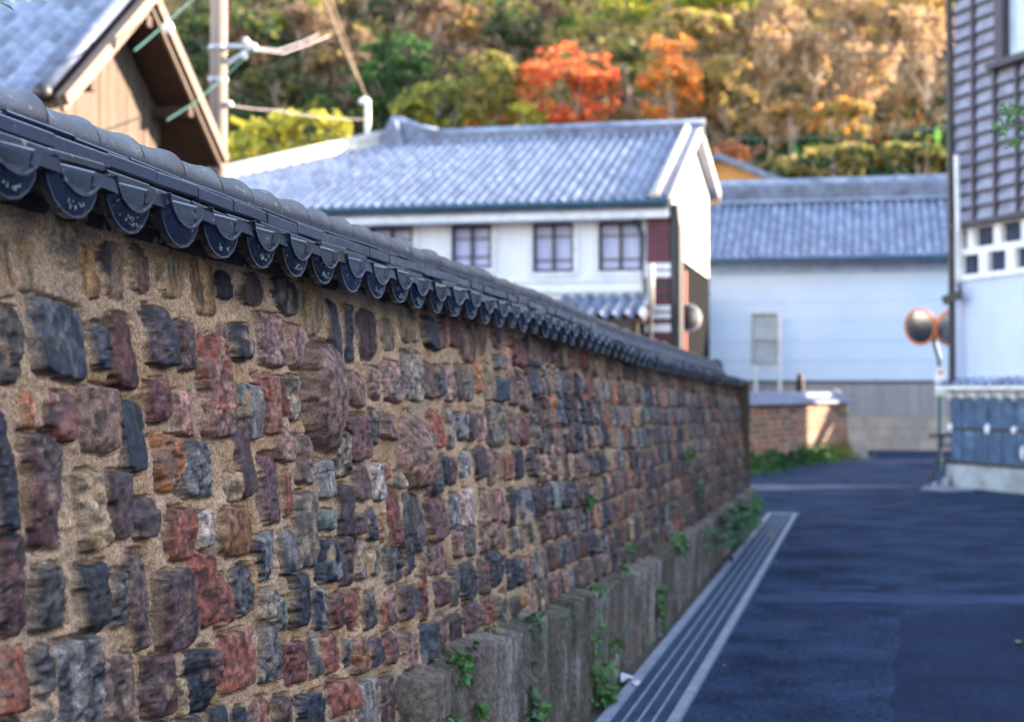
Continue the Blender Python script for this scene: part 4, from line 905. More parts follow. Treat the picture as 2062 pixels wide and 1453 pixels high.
mb = MB()
for a, b, ia, ib in [(CL[i], CL[min(i+40, len(CL)-1)], i, min(i+40, len(CL)-1)) for i in range(0, len(CL)-1, 40)]:
    na, nb_ = Vector(NN[ia]), Vector(NN[ib]); a = Vector(a); b = Vector(b)
    P8 = lambda o0, o1, z0, z1: [a-na*o0+Vector((0,0,z0)), a+na*o1+Vector((0,0,z0)), b+nb_*o1+Vector((0,0,z0)), b-nb_*o0+Vector((0,0,z0)), a-na*o0+Vector((0,0,z1)), a+na*o1+Vector((0,0,z1)), b+nb_*o1+Vector((0,0,z1)), b-nb_*o0+Vector((0,0,z1))]
    mb.hexa(P8(.2,.2,0,ZW2))
e_ = Vector(CL[-1]); de = Vector(dd[-1]); ne = Vector(NN[-1])
mb.hexa([e_-ne*.25, e_+ne*.25, e_+ne*.25+de*.22, e_-ne*.25+de*.22]+[q+Vector((0,0,ZW2+.02)) for q in (e_-ne*.25, e_+ne*.25, e_+ne*.25+de*.22, e_-ne*.25+de*.22)])
mb.build('wall_core', mat('pale_end_stone', (.52,.42,.30), (.30,.22,.15), .9, 6), w2)
# coping of wall 2 : tiled slope + ridge
sl3 = np.linspace(0, len(CL)-1, 520).astype(int); prof2 = [(.42,.02),(.40,.07),(.30,.115),(.20,.16),(.13,.19),(.12,.27),(.07,.31),(0,.325),(-.1,.30),(-.14,.2),(-.42,.05),(-.42,.0),(.0,-.02),(.42,.02)]
V = []
for i in sl3:
    s_ = SL[i]; wv = .028*math.sin(2*math.pi*s_/.26)
    for (o_, z_) in prof2:
        k = 1 if .15 < o_ < .45 and z_ > .03 else 0; q = CL[i] + NN[i]*o_; V.append((q[0], q[1], ZW2+z_+wv*k))
npmesh('coping_tiles', V, grid_faces(len(sl3), len(prof2)), M['roofd'], w2)
mb = MB(); mb.ell(e_+Vector((0,0,ZW2+.27))-de*.1, (.15,.15,.12)); mb.build('end_tile', M['ridgew'], w2, True)
q = e_+ne*.5+de*.1
mb = MB(); mb.hexa([(q.x-.15,q.y-.5,0),(q.x+.3,q.y-.5,0),(q.x+.3,q.y+.15,0),(q.x-.15,q.y+.15,0),(q.x-.12,q.y-.45,.55),(q.x+.22,q.y-.45,.5),(q.x+.22,q.y+.1,.5),(q.x-.12,q.y+.1,.55)])
o = mb.build('corner_stone', M['sandst']); tag(o, 'yellowed kerb stone at the sunny end of the low wall, beside the plants', 'stone')
q = at(1611, 800, 42); q.z = 0; o = thing('wooden_stake', (q.x, q.y, 0), 'short dark post standing up just behind the low tile-capped wall', 'post')
mb = MB(); mb.tube([q, (q.x,q.y,at(1611,770,42).z), (q.x,q.y,at(1611,752,42).z)], [.11,.11,.06], 8); mb.build('post', M['brown'], o)

# ================================================================== drain
dr = thing('drain_channel', (-1.22, 5, 0), 'long steel-grated drain channel set in the lane beside the old wall', 'drain')
X0, X1 = -1.435, -1.005; Y0, Y1 = 3.0, 23.4
mb = MB(); mb.box(X0, X0+.055, Y0, Y1-.1, -.05, .03); mb.box(X1-.055, X1, Y0, Y1-.1, -.05, .03); mb.box(X0-.02, X1+.02, Y1-.1, Y1+.06, -.05, .028)
mb.build('kerb_frame', M['frame'], dr)
y = Y0
while y < Y1-.15:
    y2 = min(y+.995, Y1-.105); mb = MB(); xa, xb = X0+.057, X1-.057
    mb.box(xa, xb, y+.009, y2-.009, -.02, .012); pl = mb.build('grate', M['grate'], dr)
    mb = MB()
    for k in range(5):
        xx = xa + (xb-xa)*k/4; w_ = .006; mb.box(max(xa, xx-w_), min(xb, xx+w_), y+.009, y2-.009, .0125, .021)
    yy = y+.02
    mb.build('bearing_bars', M['frame'], pl)
    mb = MB()
    while yy < y2-.02: mb.box(xa+.008, xb-.008, yy, yy+.008, .0122, .017); yy += .03
    mb.build('slot_bars', M['grate'], pl)
    y += 1.0

# ================================================================== poles and wires
q = at(438, 500, 26); q.z = 0
pl = thing('utility_pole', (q.x, q.y, 0), 'tall round concrete utility pole behind the wall, between the timber house and the yellow bushes', 'utility pole')
mb = MB(); mb.tube([(q.x,q.y,0),(q.x+.01,q.y,12)], [.165,.125], 20); mb.build('pole_shaft', M['pole'], pl, True)
mb = MB()
for yy in (160, 95): z_ = at(438, yy, 26).z; mb.tube([(q.x,q.y,z_-.03),(q.x,q.y,z_+.03)], .165, 14)
mb.build('steel_bands', M['steel'], pl)
W = lambda px, py, d: at(px, py, d)
ce = W(508, 96, 26)
mb = MB(); z1_ = W(455, 90, 26); mb.bar((q.x,q.y,z1_.z),(ce.x,ce.y,ce.z+.02),.06,.06); z2_ = W(455, 140, 26); mb.bar((q.x,q.y,z2_.z),(ce.x-.05,ce.y,ce.z-.02),.07,.05); mb.build('crossarm', M['steel'], pl)
mb = MB()
for (a, b) in ((495,84),(503,92),(512,96),(492,112)): c = W(a, b, 26); mb.ell(c, (.055,.055,.075), 8, 6)
mb.build('insulators', M['insul'], pl, True)
def wire(name, label, pts, r, m, ins=None, sag=0.0):
    P = [at(*p) for p in pts]; out = []
    for i in range(len(P)-1):
        n_ = 10
        for k in range(n_ + (1 if i == len(P)-2 else 0)):
            t = k/n_; v = P[i].lerp(P[i+1], t); v.z -= sag*4*t*(1-t); out.append(v)
    mb = MB(); mb.tube(out, r, 6); o = mb.build(name, m); tag(o, label, 'cable')
    return o
wire('power_cable', 'bundled pale cables sagging from the pole crossarm up toward the hillside', [(510,96,26),(560,101,27),(610,84,28),(640,70,28.5)], .014, M['wirel'])
wire('power_cable', 'thin grey cable running right from the crossarm, just under the pale cable bundle', [(510,100,26),(570,108,27),(620,90,28.5),(665,72,30)], .014, M['wirel'])
wire('power_cable', 'green sheathed cable running from the crossarm down past the pole to the timber gable', [(505,105,26),(455,152,25.6),(395,205,24),(335,243,20.9)], .013, M['wireg'])
wire('power_cable', 'green sheathed cable crossing the gable peak of the timber house toward the sky', [(270,103,20),(300,78,21),(340,42,22),(400,-12,23)], .013, M['wireg'])
wire('power_cable', 'brown service wire coming down steeply to the white mast on the house roof', [(738,198,42),(690,90,38),(652,-10,35)], .020, M['barkt'])
wire('power_cable', 'second brown service wire beside the steep one above the white mast', [(738,198,42),(700,92,38),(664,-10,35)], .012, M['barkt'])
wire('power_cable', 'long low wire from the pole to the roof mast of the white house', [(462,212,26),(560,222,31),(650,236,36),(735,240,42)], .011, M['wirel'], sag=0.02)
for i, (ya, yb, d, lab) in enumerate([(42,34,64,'uppermost dark wire strung across the hillside trees'),(72,78,62,'second dark wire strung across the hillside trees'),(100,104,60,'third dark wire strung across the hillside above the maples')]):
    wire('power_cable', lab, [(1180,ya,d),(1500,(ya+yb)/2+4,d),(1960,yb,d)], .022, M['wire'], sag=.1)
wire('power_cable', 'blue-green cable sagging low over the storehouse ridge toward the corner house', [(1450,278,56),(1640,276,50),(1780,268,45),(1905,255,40)], .018, M['wireg'], sag=.05)
q = at(740, 252, 43.5)
ms_ = thing('roof_mast', (q.x, q.y, q.z-.6), 'white pipe mast rising from the left end of the white house roof', 'mast')
tp = at(740, 202, 43.5); mb = MB(); mb.tube([(q.x,q.y,q.z-.9),(q.x,q.y,tp.z),(q.x-.10,q.y,tp.z+.06)], .085, 8); mb.build('mast_pipe', M['insul'], ms_, True)
mb = MB(); mb.ell(at(731,204,43.4), (.12,.1,.1)); mb.build('weather_cap', M['insul'], ms_, True)
o = MB().ell(at(462,210,26), (.06,.06,.06)).build('insulator', M['insul'], None, True); tag(o, 'small white round insulator at the pole end of the low wire', 'insulator')
o = MB().ell(at(338,57,21.6), (.085,.08,.09)).build('insulator', M['insul'], None, True); tag(o, 'bigger white insulator on the green cable beside the gable peak', 'insulator')

# ================================================================== hill and trees
def hz(y): return np.maximum(0, (y-62)*.66)
yy = np.linspace(60, 260, 60); xx = np.linspace(-150, 130, 60); XX, YY = np.meshgrid(xx, yy)
ZZh = hz(YY) + (fbm(XX*.06, YY*.06, 3, 3)-.5)*5*np.clip((YY-62)/10, 0, 1) - .1
struct(npmesh('hillside', np.stack([XX, YY, ZZh], -1), grid_faces(60, 60), M['hill'], smooth=True))
# unseen valley side added beyond the right edge to cut the low sky glow
yy = np.linspace(-260, 330, 50); xx = np.linspace(95, 330, 30); XX, YY = np.meshgrid(xx, yy)
ZZh = np.clip((XX-100)*.42, 0, 33) + (fbm(XX*.03, YY*.03, 7, 3)-.5)*6 - .5
struct(npmesh('hillside', np.stack([XX, YY, ZZh], -1), grid_faces(50, 30), M['hill'], smooth=True))
NPR = np.random.RandomState(4)
def quads(P, size, up=.3, asp=1.6):
    n = len(P); a = NPR.normal(size=(n, 3)); a /= np.linalg.norm(a, axis=1)[:, None]; b = NPR.normal(size=(n, 3)); b -= (b*a).sum(1)[:, None]*a; b /= np.linalg.norm(b, axis=1)[:, None]
    s = (size*NPR.uniform(.6, 1.4, n))[:, None]; a = a*s*asp/2; b = b*s/2
    V = np.stack([P-a, P-b*.9+a*.1, P+a, P+b*.9+a*.1], 1).reshape(-1, 3); Q = np.arange(4*n).reshape(-1, 4); return V, Q
def crown_pts(c, r, n, nclump, seedless=True):
    m = n*5; d = NPR.normal(size=(m, 3)); d /= np.linalg.norm(d, axis=1)[:, None]; d *= (NPR.uniform(0, 1, m)**.42)[:, None]
    th = np.arctan2(d[:, 0], d[:, 2]); d *= (.72 + .45*vn(th*1.6+nclump, d[:, 1]*1.5, nclump))[:, None]
    W_ = d*np.array(r); f_ = 1.15; sd = int(NPR.randint(0, 999))
    a = vn(W_[:, 0]*f_+W_[:, 1]*.6, W_[:, 2]*f_*1.5-W_[:, 1]*.4, sd)*.6 + vn(W_[:, 0]*f_*2.6-W_[:, 1], W_[:, 2]*f_*3.2, sd+5)*.4
    o_ = np.argsort(-(a + NPR.uniform(-.16, .16, m)))[:n]; W_ = W_[o_]
    k = (vn(W_[:, 0]*.8+9, W_[:, 2]*1.1+W_[:, 1]*.7, sd+9)*1.3*nclump + NPR.randint(0, 4, n)).astype(int) % nclump
    return W_ + np.array(c), k
PALC = dict(R=(.58,.10,.045), Q=(.66,.24,.05), Y=(.50,.46,.07), y=(.30,.32,.06), G=(.42,.27,.09), T=(.34,.24,.15), B=(.14,.10,.065), b=(.21,.14,.10), D=(.028,.065,.026), d=(.05,.10,.035), O=(.21,.20,.055), o=(.34,.27,.085), P=(.40,.26,.16), g=(.07,.20,.045))
def branches(mb, p, d, L, r, lv, rs, spread=.55, droop=0):
    p = Vector(p); q = p + d*L*.55 + Vector((rs.uniform(-1,1), rs.uniform(-1,1), 0))*L*.05; e = q + (d + Vector((rs.uniform(-.2,.2), rs.uniform(-.2,.2), .05-droop)))*L*.45
    mb.tube([p, q, e], [r, r*.8, r*.55], 4 if lv < 3 else 3, caps=False); ends = [e]
    if lv == 0: return [e, q]
    for k in range(rs.choice([2,3,3])):
        a = Vector((rs.uniform(-1,1), rs.uniform(-1,1), rs.uniform(-.1,.9))).normalized(); nd2 = (d*(1-spread) + a*spread + Vector((0,0,.12))).normalized()
        ends += branches(mb, (q if k == 0 and lv > 1 else e), nd2, L*rs.uniform(.6,.82), r*.55, lv-1, rs, spread, droop)
    return ends
def foliage_tree(name, label, px, py, wpx, hpx, code, Y=None, n=2600, group=None, leaf=.20, cat='tree', trunk='barkg', mats=None, ncl=30):
    r_ = ray(px, py+hpx*.35); 
    if Y is None:                      # stand the tree on the slope where the sight line of its lower crown meets it
        Y = 64; 
        for k in range(200):
            P = CAM + r_*(Y/r_.y)
            if P.z - 2.0 <= float(hz(Y)): break
            Y += .5
        Y -= 3.0
    d = Y/ray(px, py).y; c = CAM + ray(px, py)*d; rw = wpx/2*d/F; rh_ = hpx/2*d/F
    base = Vector((c.x, Y, max(0, float(hz(Y))-.5)))
    t = thing(name, base, label, cat, group)
    ncl = int(ncl*2.2); P, k = crown_pts(c, (rw*1.1, rw*.8, rh_*1.1), n, ncl); V, Q = quads(P, leaf)
    cs = np.array([PALC[q] for q in code]); kk = cs[NPR.randint(0, len(cs), ncl)][k]*NPR.uniform(.8, 1.5, (n, 1))
    col = np.repeat(np.concatenate([kk, np.ones((n, 1))], 1), 4, 0)
    npmesh('crown', V, Q, M['wood_s'], t, col=col)
    mb = MB(); rs = random.Random(int(px)); h = max(1.0, c.z - base.z)
    mb.tube([base, base+Vector((.1,0,h*.5)), c+Vector((0,0,-rh_*.1))], [max(.12,h*.022), max(.1,h*.018), .06], 7)
    for j in range(6):
        a = rs.uniform(0, 6.28); mb.tube([base+Vector((.1,0,h*.55)), c+Vector((rw*.6*math.cos(a), rw*.5*math.sin(a), rs.uniform(-.4,.4)*rh_))], [.07,.02], 4)
    mb.build('trunk', M[trunk], t, True)
    return t
def bare_tree(label, px, py, hpx, group=None, Y=None, m='barkt', lv=5, haze='TTPb', n=900):
    r_ = ray(px, py)
    if Y is None:
        Y = 64
        for k in range(240):
            P = CAM + r_*(Y/r_.y)
            if P.z <= float(hz(Y)): break
            Y += .5
        Y -= 2.5
    P = CAM + r_*(Y/r_.y); base = Vector((P.x, P.y, P.z-.3)); H_ = hpx*(Y/r_.y)/F
    t = thing('bare_tree', base, label, 'tree', group); mb = MB(); rs = random.Random(int(px*7+py))
    e = branches(mb, base, Vector((rs.uniform(-.15,.15), rs.uniform(-.1,.1), 1)).normalized(), H_*.36, H_*.032+.05, lv, rs, .5)
    mb.build('trunk', M[m], t)
    E_ = np.array([tuple(v) for v in e]); k = NPR.randint(0, len(E_), n); V, Q = quads(E_[k]+NPR.normal(size=(n, 3))*H_*.035, .16, asp=3)
    cs = np.array([PALC[q] for q in haze]); kk = cs[NPR.randint(0, len(cs), n)]*NPR.uniform(.9, 1.6, (n, 1))
    npmesh('twigs', V, Q, M['wood_s'], t, col=np.repeat(np.concatenate([kk, np.ones((n, 1))], 1), 4, 0))
foliage_tree('maple_tree', 'broad scarlet and orange maple above the white house ridge, left of the paler orange one', 1160, 176, 215, 165, 'RRRQRQbG', n=5200, leaf=.17, ncl=46)
foliage_tree('maple_tree', 'narrow upright orange maple above the right end of the white house ridge', 1350, 178, 130, 190, 'QQQRQGo', n=4200, leaf=.17, ncl=34)
foliage_tree('maple_tree', 'low red-orange shrub maple behind the junction of the two tiled roofs', 1490, 300, 110, 50, 'RQbbB', n=700)
foliage_tree('maple_tree', 'small orange maple low between the bare trees at centre right', 1590, 235, 90, 50, 'QGGob', n=500)
foliage_tree('maple_tree', 'faint orange young maple near the corner house edge', 1740, 178, 95, 45, 'QGG', n=700)
foliage_tree('evergreen_tree', 'big dark green evergreen left of the maples, above the white roof peak', 790, 155, 200, 150, 'DDdDg', n=4200)
foliage_tree('evergreen_tree', 'dark evergreen directly behind the top of the utility pole', 455, 70, 230, 150, 'DDOd', n=3600)
foliage_tree('evergreen_tree', 'small deep green evergreen right of the utility pole crossarm', 560, 165, 130, 80, 'DdBO', n=2200)
foliage_tree('evergreen_tree', 'dark evergreen clump at the foot of the hill beside the corner house', 1850, 318, 190, 70, 'DDOo', n=2600)
foliage_tree('evergreen_tree', 'dark evergreen clump right behind the middle of the storehouse ridge', 1680, 325, 190, 60, 'DbOo', n=2600)
foliage_tree('evergreen_tree', 'dark evergreen high at top centre, between two olive trees', 1030, 60, 130, 130, 'DDBd', n=2200)
foliage_tree('evergreen_tree', 'bright yellow-green camphor tree at the very top of the frame', 1390, 2, 330, 60, 'YygY', n=3800)
foliage_tree('evergreen_tree', 'shadowy dark evergreen between the two maples', 1262, 130, 120, 120, 'DOOd', n=1800)
foliage_tree('broadleaf_tree', 'olive green tree just left of the scarlet maple', 985, 185, 150, 130, 'OyoO', n=3000)
foliage_tree('broadleaf_tree', 'yellow-olive bush at the lower left foot of the scarlet maple', 1062, 235, 90, 50, 'Yyy', n=1500)
foliage_tree('broadleaf_tree', 'olive tree above the white roof peak, below the dark evergreen', 880, 215, 170, 80, 'yOYd', n=2600)
foliage_tree('broadleaf_tree', 'golden feathery tree high above the orange maple', 1390, 70, 190, 80, 'GGoyP', n=3000)
foliage_tree('broadleaf_tree', 'tall gold-leaved tree at the top right corner of the hill', 1840, 40, 200, 120, 'GPToG', n=3200)
foliage_tree('broadleaf_tree', 'golden olive tree right of the orange maple', 1460, 180, 150, 110, 'oGOT', n=2600)
foliage_tree('broadleaf_tree', 'amber-tinted tree among the bare trunks at right', 1700, 245, 130, 80, 'GoOQ', n=2200)
foliage_tree('broadleaf_tree', 'yellowing tree at the top left of centre', 610, 25, 160, 80, 'OOoy', n=2400)
foliage_tree('broadleaf_tree', 'brown-leaved tree below the golden crowns, above the white mast', 700, 120, 150, 110, 'Bbbo', n=2400)
foliage_tree('broadleaf_tree', 'small orange-brown tree top centre with yellow tips', 930, 40, 120, 80, 'bGBG', n=1800)
for px, py, wp, hp, lb in ((500,290,110,110,'leftmost sunlit yellow bush, touching the utility pole'),(580,275,110,90,'tall middle yellow bush behind the left hip of the white roof'),(655,262,110,70,'rightmost and lowest of the yellow bushes, by the white mast'),(545,310,140,70,'front low yellow-green bush against the roof edge')):
    foliage_tree('yellow_bush', lb, px, py, wp, hp, 'YYyY', Y=54, n=2600, cat='bush', leaf=.13, group='yellow bushes behind the white house')
bt = [(1640,235,190,'tall bare tree with forked pale trunk, midway along the storehouse ridge'),(1865,250,230,'tallest bare tree with pale forked trunk, close to the corner house'),(1760,300,190,'leaning bare tree in front of the dark evergreen foot'),(1540,260,180,'spreading bare tan tree right of the roof gable'),(1590,150,150,'bare tree high on the slope with fine fanning twigs'),(1720,140,150,'pale bare tree upper right, below the gold-leaved tree'),(1480,140,120,'bare tan tree directly right of the orange maple top'),(1800,180,160,'bare tree crossing behind the tallest pale trunk'),
 (1230,60,110,'bare grey tree above the gap between the maples'),(1110,90,120,'bare pinkish tree just above the scarlet maple'),(880,110,130,'bare tree above the dark evergreen, top centre left'),(740,60,110,'bare tree at the top beside the steep brown wires'),(600,150,140,'bare scrubby tree behind the sagging cables'),(660,210,120,'bare tree behind the yellow bushes'),(1550,330,110,'low bare tree behind the small ochre gable'),(1700,60,110,'feathery bare tree at the top right'),(1030,150,100,'bare tree left of the scarlet maple top'),(520,190,120,'bare brown tree beside the utility pole')]
for a in bt: bare_tree(a[3], a[0], a[1], a[2], m='barkt' if a[0] > 1400 else 'barkg', haze='TTPGT' if a[0] > 1400 else 'bBTb')
# the remaining wood, one mass of scrub and crowns over the slope
GRID = ['bOBbBBbb BBDDDBbo oGbBDOyy YygyGGPP GGGTTPPG GPPPGGTT'.split(),
        'DDDBBBDB bBDBbBOB bPbTODoO oGoGOoTT ToTTGTPT TTPTTDTP'.split(),
        'DDBDBBDb BBDDDdOD OOybRbDO OooTTTOo TTTDTGoT TToTDTGT'.split(),
        'DDDBDdgB BDDdDdOO OoOyBQOO bbTTOTQb oTGOTQGO TQDOTGTD'.split(),
        'YYdYDDdD DDdDOOOD DDOODDDO DbQbOODD DDODdODD DDdDygDD'.split()]
VV = []; CCl = []
ybins = [20, 110, 190, 265, 330]
for k in range(2300):
    px = NPR.uniform(330, 2150); py = NPR.uniform(-60, 365)
    r_ = ray(px, py); Y = 64
    t_ = (62*.66 + 0) ; # solve CAMZ + r.z*s = (r.y*s-62)*.66 + 1.4
    s_ = (CAMZ + 62*.66 - 1.2)/(r_.y*.66 - r_.z); P = CAM + r_*s_
    if P.y < 63: continue
    j = min(4, max(0, int(np.argmin([abs(py-b) for b in ybins])))); i = (px-400)/1500*6 - .0
    i = min(5, max(0, int(i + NPR.uniform(-.5, .5)))); code = NPR.choice(list(GRID[j][i]))
    rad = NPR.uniform(.7, 2.0); n = 70
    d = NPR.normal(size=(n, 3)); d /= np.linalg.norm(d, axis=1)[:, None]; d *= (NPR.uniform(.2, 1, n)**.5)[:, None]*rad*np.array([1, .8, .75])
    V, Q = quads(np.array(P)+d, NPR.uniform(.16, .3), asp=NPR.choice([1.5, 3.5])); VV.append(V)
    CCl.append(np.repeat(np.concatenate([np.array(PALC[code])*NPR.uniform(.9, 1.8, (n, 1)), np.ones((n, 1))], 1), 4, 0))
for k in range(700):     # wings of the slope a step to the side would show, and the crest
    x = NPR.uniform(-90, 80); y = NPR.uniform(66, 150); code = NPR.choice(list('DDOBbToG')); rad = NPR.uniform(1.5, 3); n = 60
    d = NPR.normal(size=(n, 3)); d /= np.linalg.norm(d, axis=1)[:, None]; d *= rad*(NPR.uniform(.3, 1, n)**.5)[:, None]
    if -62 < x < 20 and y < 112: continue
    V, Q = quads(np.array([x, y, float(hz(y))+1])+d, .5); VV.append(V); CCl.append(np.repeat(np.concatenate([np.array(PALC[code])*NPR.uniform(.9, 1.8, (n, 1)), np.ones((n, 1))], 1), 4, 0))
VV = np.concatenate(VV); CCl = np.concatenate(CCl)
o = npmesh('woodland', VV, np.arange(len(VV)).reshape(-1, 4), M['wood_s'], col=CCl)
tag(o, 'mixed autumn woodland scrub of brown, olive and dark green covering the hillside', 'woodland', kind='stuff')

# ================================================================== small plants on and by the wall
def leafmesh(mb, p, d, n, L, w):
    d = Vector(d).normalized(); n = Vector(n); s = d.cross(n).normalized(); n = s.cross(d).normalized()
    P = [p, p+d*L*.25+s*w*.42, p+d*L*.62+s*w*.5, p+d*L-n*L*.12, p+d*L*.62-s*w*.5, p+d*L*.25-s*w*.42, p+d*L*.5-n*w*.14]
    mb.add([tuple(v) for v in P], [(0,1,6),(1,2,6),(2,3,6),(3,4,6),(4,5,6),(5,0,6)])
def plant(name, label, P, sx, sz, n, L, m='leaf', group='weeds rooted in the old wall', hang=.3, sy=None):
    P = Vector(P); rs = random.Random(int(abs(P.y*1000+P.z*317))); t = thing(name, P, label, 'plant', group); mb = MB(); sb = MB(); sy = sy or sx
    for k in range(n):
        a = Vector((rs.uniform(.0, 1)*sx, rs.gauss(0, .45)*sy, rs.gauss(0, .45)*sz - hang*sz*rs.random())); q = P + a
        d = Vector((rs.uniform(.1,1), rs.uniform(-1,1), rs.uniform(-.9,.6))); nn = Vector((rs.uniform(0,1), rs.uniform(-.6,.3), rs.uniform(.3,1)))
        leafmesh(mb, q, d, nn, L*rs.uniform(.6,1.3), L*rs.uniform(.6,.95))
        if k % 5 == 0: sb.tube([P+Vector((-.02,0,0)), P+a*.5+Vector((0,0,.02)), q], .0018+L*.02, 4)
    mb.build('foliage', M[m], t); sb.build('stems', M['stem'], t)
def onW(px, py): return on(px, py, WP, WN) + Vector((.04, 0, 0))
def onP(px, py): return onX(px, py, -1.52)
plant('wall_weed', 'bright green round-leaved clump at the left end of the plinth top', onX(905,1336,-1.60), .07, .05, 60, .036, sy=.10)
plant('wall_weed', 'darker leafy clump just above the bright round-leaved one on the plinth top', onX(935,1312,-1.60), .05, .06, 40, .040, 'leafd', sy=.10)
plant('wall_weed', 'pale yellow dried sprig against the bricks above the plinth', onX(985,1268,-1.62), .04, .10, 16, .030, 'leafy')
plant('wall_weed', 'small dark creeper lying along the plinth top, right of the yellow sprig', onX(1062,1250,-1.58), .06, .035, 40, .035, 'leafd', sy=.22)
plant('wall_weed', 'trailing creeper with dark round leaves hanging down the plinth near the bottom edge', onP(1062,1385), .04, .17, 38, .045, 'leafd', hang=.8)
plant('wall_weed', 'bright leaf pair at the bottom of the hanging creeper', onP(1080,1428), .04, .05, 10, .05, 'leaf')
plant('wall_weed', 'tiny green sprig low on the plinth at the bottom of the picture', onP(960,1425), .03, .06, 16, .035, 'leaf')
plant('wall_weed', 'tiny leaf cluster at the very bottom edge below the first clump', onP(905,1448), .03, .03, 10, .035, 'leaf')
plant('wall_weed', 'large green clump growing at the plinth foot beside the scrap paper', onP(1200,1365), .10, .15, 110, .045, 'leaf', hang=.6, sy=.20)
plant('wall_weed', 'thin climbing shoots above the large clump at the plinth foot', onP(1188,1300), .05, .22, 34, .04, 'leaf', sy=.14)
plant('wall_weed', 'small tuft with leaves fanning right of the climbing shoots', onP(1228,1300), .05, .07, 18, .045, 'leaf')
plant('wall_weed', 'green tuft on the plinth edge where the ledge line is bright', onX(1190,1186,-1.58), .06, .04, 26, .04, 'leaf', sy=.16)
plant('wall_weed', 'small tuft on the plinth edge, next one beyond the bright ledge tuft', onX(1243,1152,-1.58), .06, .06, 24, .045, 'leaf', sy=.16)
plant('wall_weed', 'hanging weed halfway down the plinth at middle distance', onP(1322,1215), .05, .18, 40, .05, 'leaf')
plant('wall_weed', 'leafy tuft on the ledge before the big dark clump', onX(1355,1092,-1.56), .10, .08, 50, .06, 'leaf', sy=.35)
plant('wall_weed', 'large dark green bushy clump spilling over the far end of the plinth', onX(1455,1048,-1.50), .22, .22, 300, .07, 'leafd', sy=2.2)
plant('wall_weed', 'brighter fresh growth at the very end of the plinth by the drain', onX(1500,1030,-1.44), .14, .16, 160, .07, 'leaf', sy=1.4)
plant('wall_weed', 'small fern growing between bricks near the far end of the wall', onW(1370,915), .05, .09, 26, .07, 'leaf', sy=.3)
plant('wall_weed', 'little fern on the brick face right of the wall centre', onW(1165,1010), .04, .05, 16, .05, 'leaf', sy=.16)
plant('wall_weed', 'single light green leaf cluster on the bricks left of the little fern', onW(1052,1077), .03, .025, 7, .035, 'leaf')
plant('wall_weed', 'small weed on the lower bricks above the bright ledge', onW(1250,1100), .04, .04, 14, .05, 'leaf', sy=.16)
plant('wall_weed', 'dark little plant on the far bricks above the big clump', onW(1395,975), .04, .08, 16, .07, 'leafd', sy=.3)
for i, (a_, b_, lb, mm) in enumerate([(.10,.36,'bright grass clump at the near end of the low wall','leaf'),(.36,.62,'darker weeds midway along the low wall foot','leafd'),(.60,.86,'green weeds near the sunny end of the low wall','leaf'),(.84,1.0,'small yellow-green weeds touching the yellowed kerb stone','leafy')]):
    for h_ in (0,):
        m_ = int((a_+b_)/2*(len(CL)-1)); v = CL[m_] + NN[m_]*.50; L_ = (b_-a_)*SL[-1]
        t = thing('verge_weed', (v[0], v[1], .05), lb, 'plant', 'weeds along the foot of the low wall'); mb = MB(); sb = MB(); rs = random.Random(i)
        for k in range(520 if i < 3 else 200):
            ii = int(np.clip(rs.uniform(a_-.02, b_+.02), 0, 1)*(len(CL)-1)); q = Vector(CL[ii] + NN[ii]*(.24+abs(rs.gauss(0, .26)))) ; q.z = rs.uniform(0, .42)*math.exp(-((q-Vector(CL[ii])).length-.24)**2/.16)*(.6+.8*float(vn(np.array(SL[ii]*1.7), np.array(.5), 3)))
            leafmesh(mb, q, (rs.uniform(-1,1), rs.uniform(-1,1), rs.uniform(.2,1.2)), (rs.uniform(-1,1), rs.uniform(-1,1), .6), rs.uniform(.08,.17), rs.uniform(.03,.07))
        mb.build('foliage', M[mm], t)
v = onG(2022, 988); plant('verge_weed', 'single small weed at the foot of the corner house base', (v.x, v.y, .12), .12, .09, 26, .08, 'leafd', group=None)
# overhanging twigs
Pb = at(2040, 262, 9.0)
tw = thing('overhanging_shrub', (2.6, Pb.y, 0), 'leafy green twig reaching in from the right in front of the board upper storey', 'shrub')
mb = MB(); root = Vector((2.6, Pb.y+.2, 0)); mb.tube([root, root+Vector((0,0,2.2)), root+Vector((-.3,0,3.0)), at(2100,300,9), at(2062,262,9), at(2030,240,9), at(2006,262,9)], [.05,.04,.02,.008,.005,.004,.002], 6)
mb.tube([at(2062,262,9), at(2045,215,9.0), at(2030,205,9)], [.005,.004,.002], 5); mb.tube([at(2075,275,9), at(2040,290,8.9), at(2025,292,8.9)], [.005,.004,.002], 5); mb.build('stem', M['stem'], tw)
mb = MB(); rs = random.Random(3)
for (a, b, n_) in ((2040,232,22),(2020,262,22),(2045,290,26),(2060,225,14),(2075,260,26),(2030,212,10),(2100,290,40),(2120,330,40)):
    for k in range(n_):
        q = at(a+rs.gauss(0,9), b+rs.gauss(0,7), 9+rs.uniform(-.08,.08)); leafmesh(mb, q, (rs.uniform(-1,1), rs.uniform(-.4,.4), rs.uniform(-.7,.6)), (rs.uniform(-.4,.4), -1, rs.uniform(0,1)), .035*rs.uniform(.7,1.3), .015)
mb.build('leaves', M['leaf'], tw)
tw = thing('overhanging_shrub', (-3.2, 4.1, 0), 'single green leaf dipping into the top left corner over the tiled wall', 'shrub')
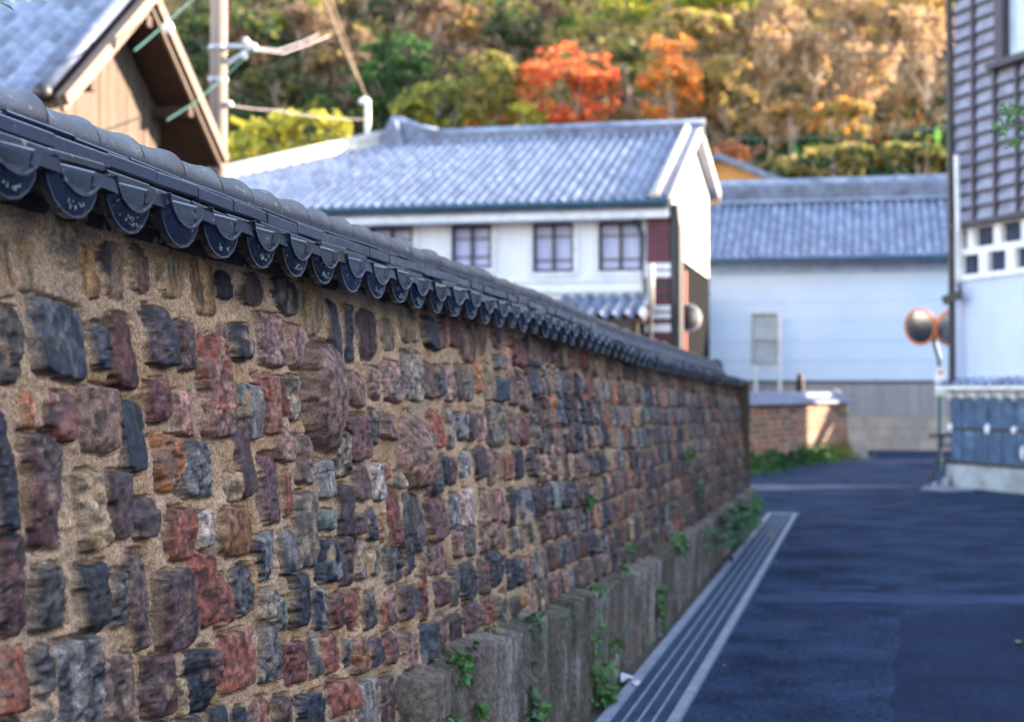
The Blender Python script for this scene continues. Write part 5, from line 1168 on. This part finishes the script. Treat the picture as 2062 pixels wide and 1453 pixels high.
mb = MB(); mb.tube([(-3.2,4.1,0),(-3.2,4.1,2.6),at(-60,-80,5),at(-30,0,5),at(-2,4,5)], [.03,.02,.008,.004,.002], 6); mb.build('stem', M['stem'], tw)
mb = MB(); leafmesh(mb, at(-4,3,5), CAMR @ Vector((.9,-.42,0)), CAMR @ Vector((.35,.9,.35)), .062, .024)
for k in range(12): leafmesh(mb, at(-50+rs.uniform(-20,15),-40+rs.uniform(-25,20),5), (rs.uniform(-1,1),0,rs.uniform(-1,.5)), (0,-1,.5), .05, .02)
mb.build('leaves', M['leaf'], tw)
# litter
def scrap(label, px, py, r, z=.02, m='paper', cat='litter', name='paper_scrap', group=None):
    v = onG(px, py, z); rs = random.Random(px); mb = MB(); n_ = 7
    pts = [(v.x, v.y, z+r*.35)] + [(v.x+r*math.cos(2*math.pi*i/n_)*rs.uniform(.5,1.1), v.y+2*r*math.sin(2*math.pi*i/n_)*rs.uniform(.5,1.2), z+rs.uniform(-.004,r*.55)) for i in range(n_)]
    mb.add(pts, [(0,i+1,(i+1) % n_+1) for i in range(n_)]); o = mb.build(name, M[m]); tag(o, label, cat, group)
scrap('crumpled pale paper lying between the plinth and the drain edge', 1262, 1368, .065, .03)
scrap('small torn paper strip resting on the drain edge beside the crumpled paper', 1283, 1375, .035, .035)
scrap('tiny pale pebble on the dirt beyond the crumpled paper', 1330, 1280, .025, .015, 'conc', 'pebble', 'pebble')
scrap('pale leaf lying on the far part of the drain grate', 1549, 1077, .05, .03, 'leafy', 'leaf', 'fallen_leaf')
scrap('pale leaf lying on the asphalt at the right picture edge', 2050, 1294, .03, .01, 'leafy', 'leaf', 'fallen_leaf')
rs = random.Random(6)
for k in range(40):
    y = rs.uniform(6, 22); x = rs.uniform(-1.52, -1.45) if rs.random() < .75 else rs.uniform(-.98, -.9); r_ = rs.uniform(.006, .016)
    o = MB().ell((x, y, .008+r_*.5), (r_, r_*rs.uniform(.7,1.4), r_*.7), 6, 4).build('pebble', M['conc'] if k % 3 else M['dirt']); tag(o, 'small grey pebble on the dirt along the drain', 'pebble', 'pebbles along the drain')
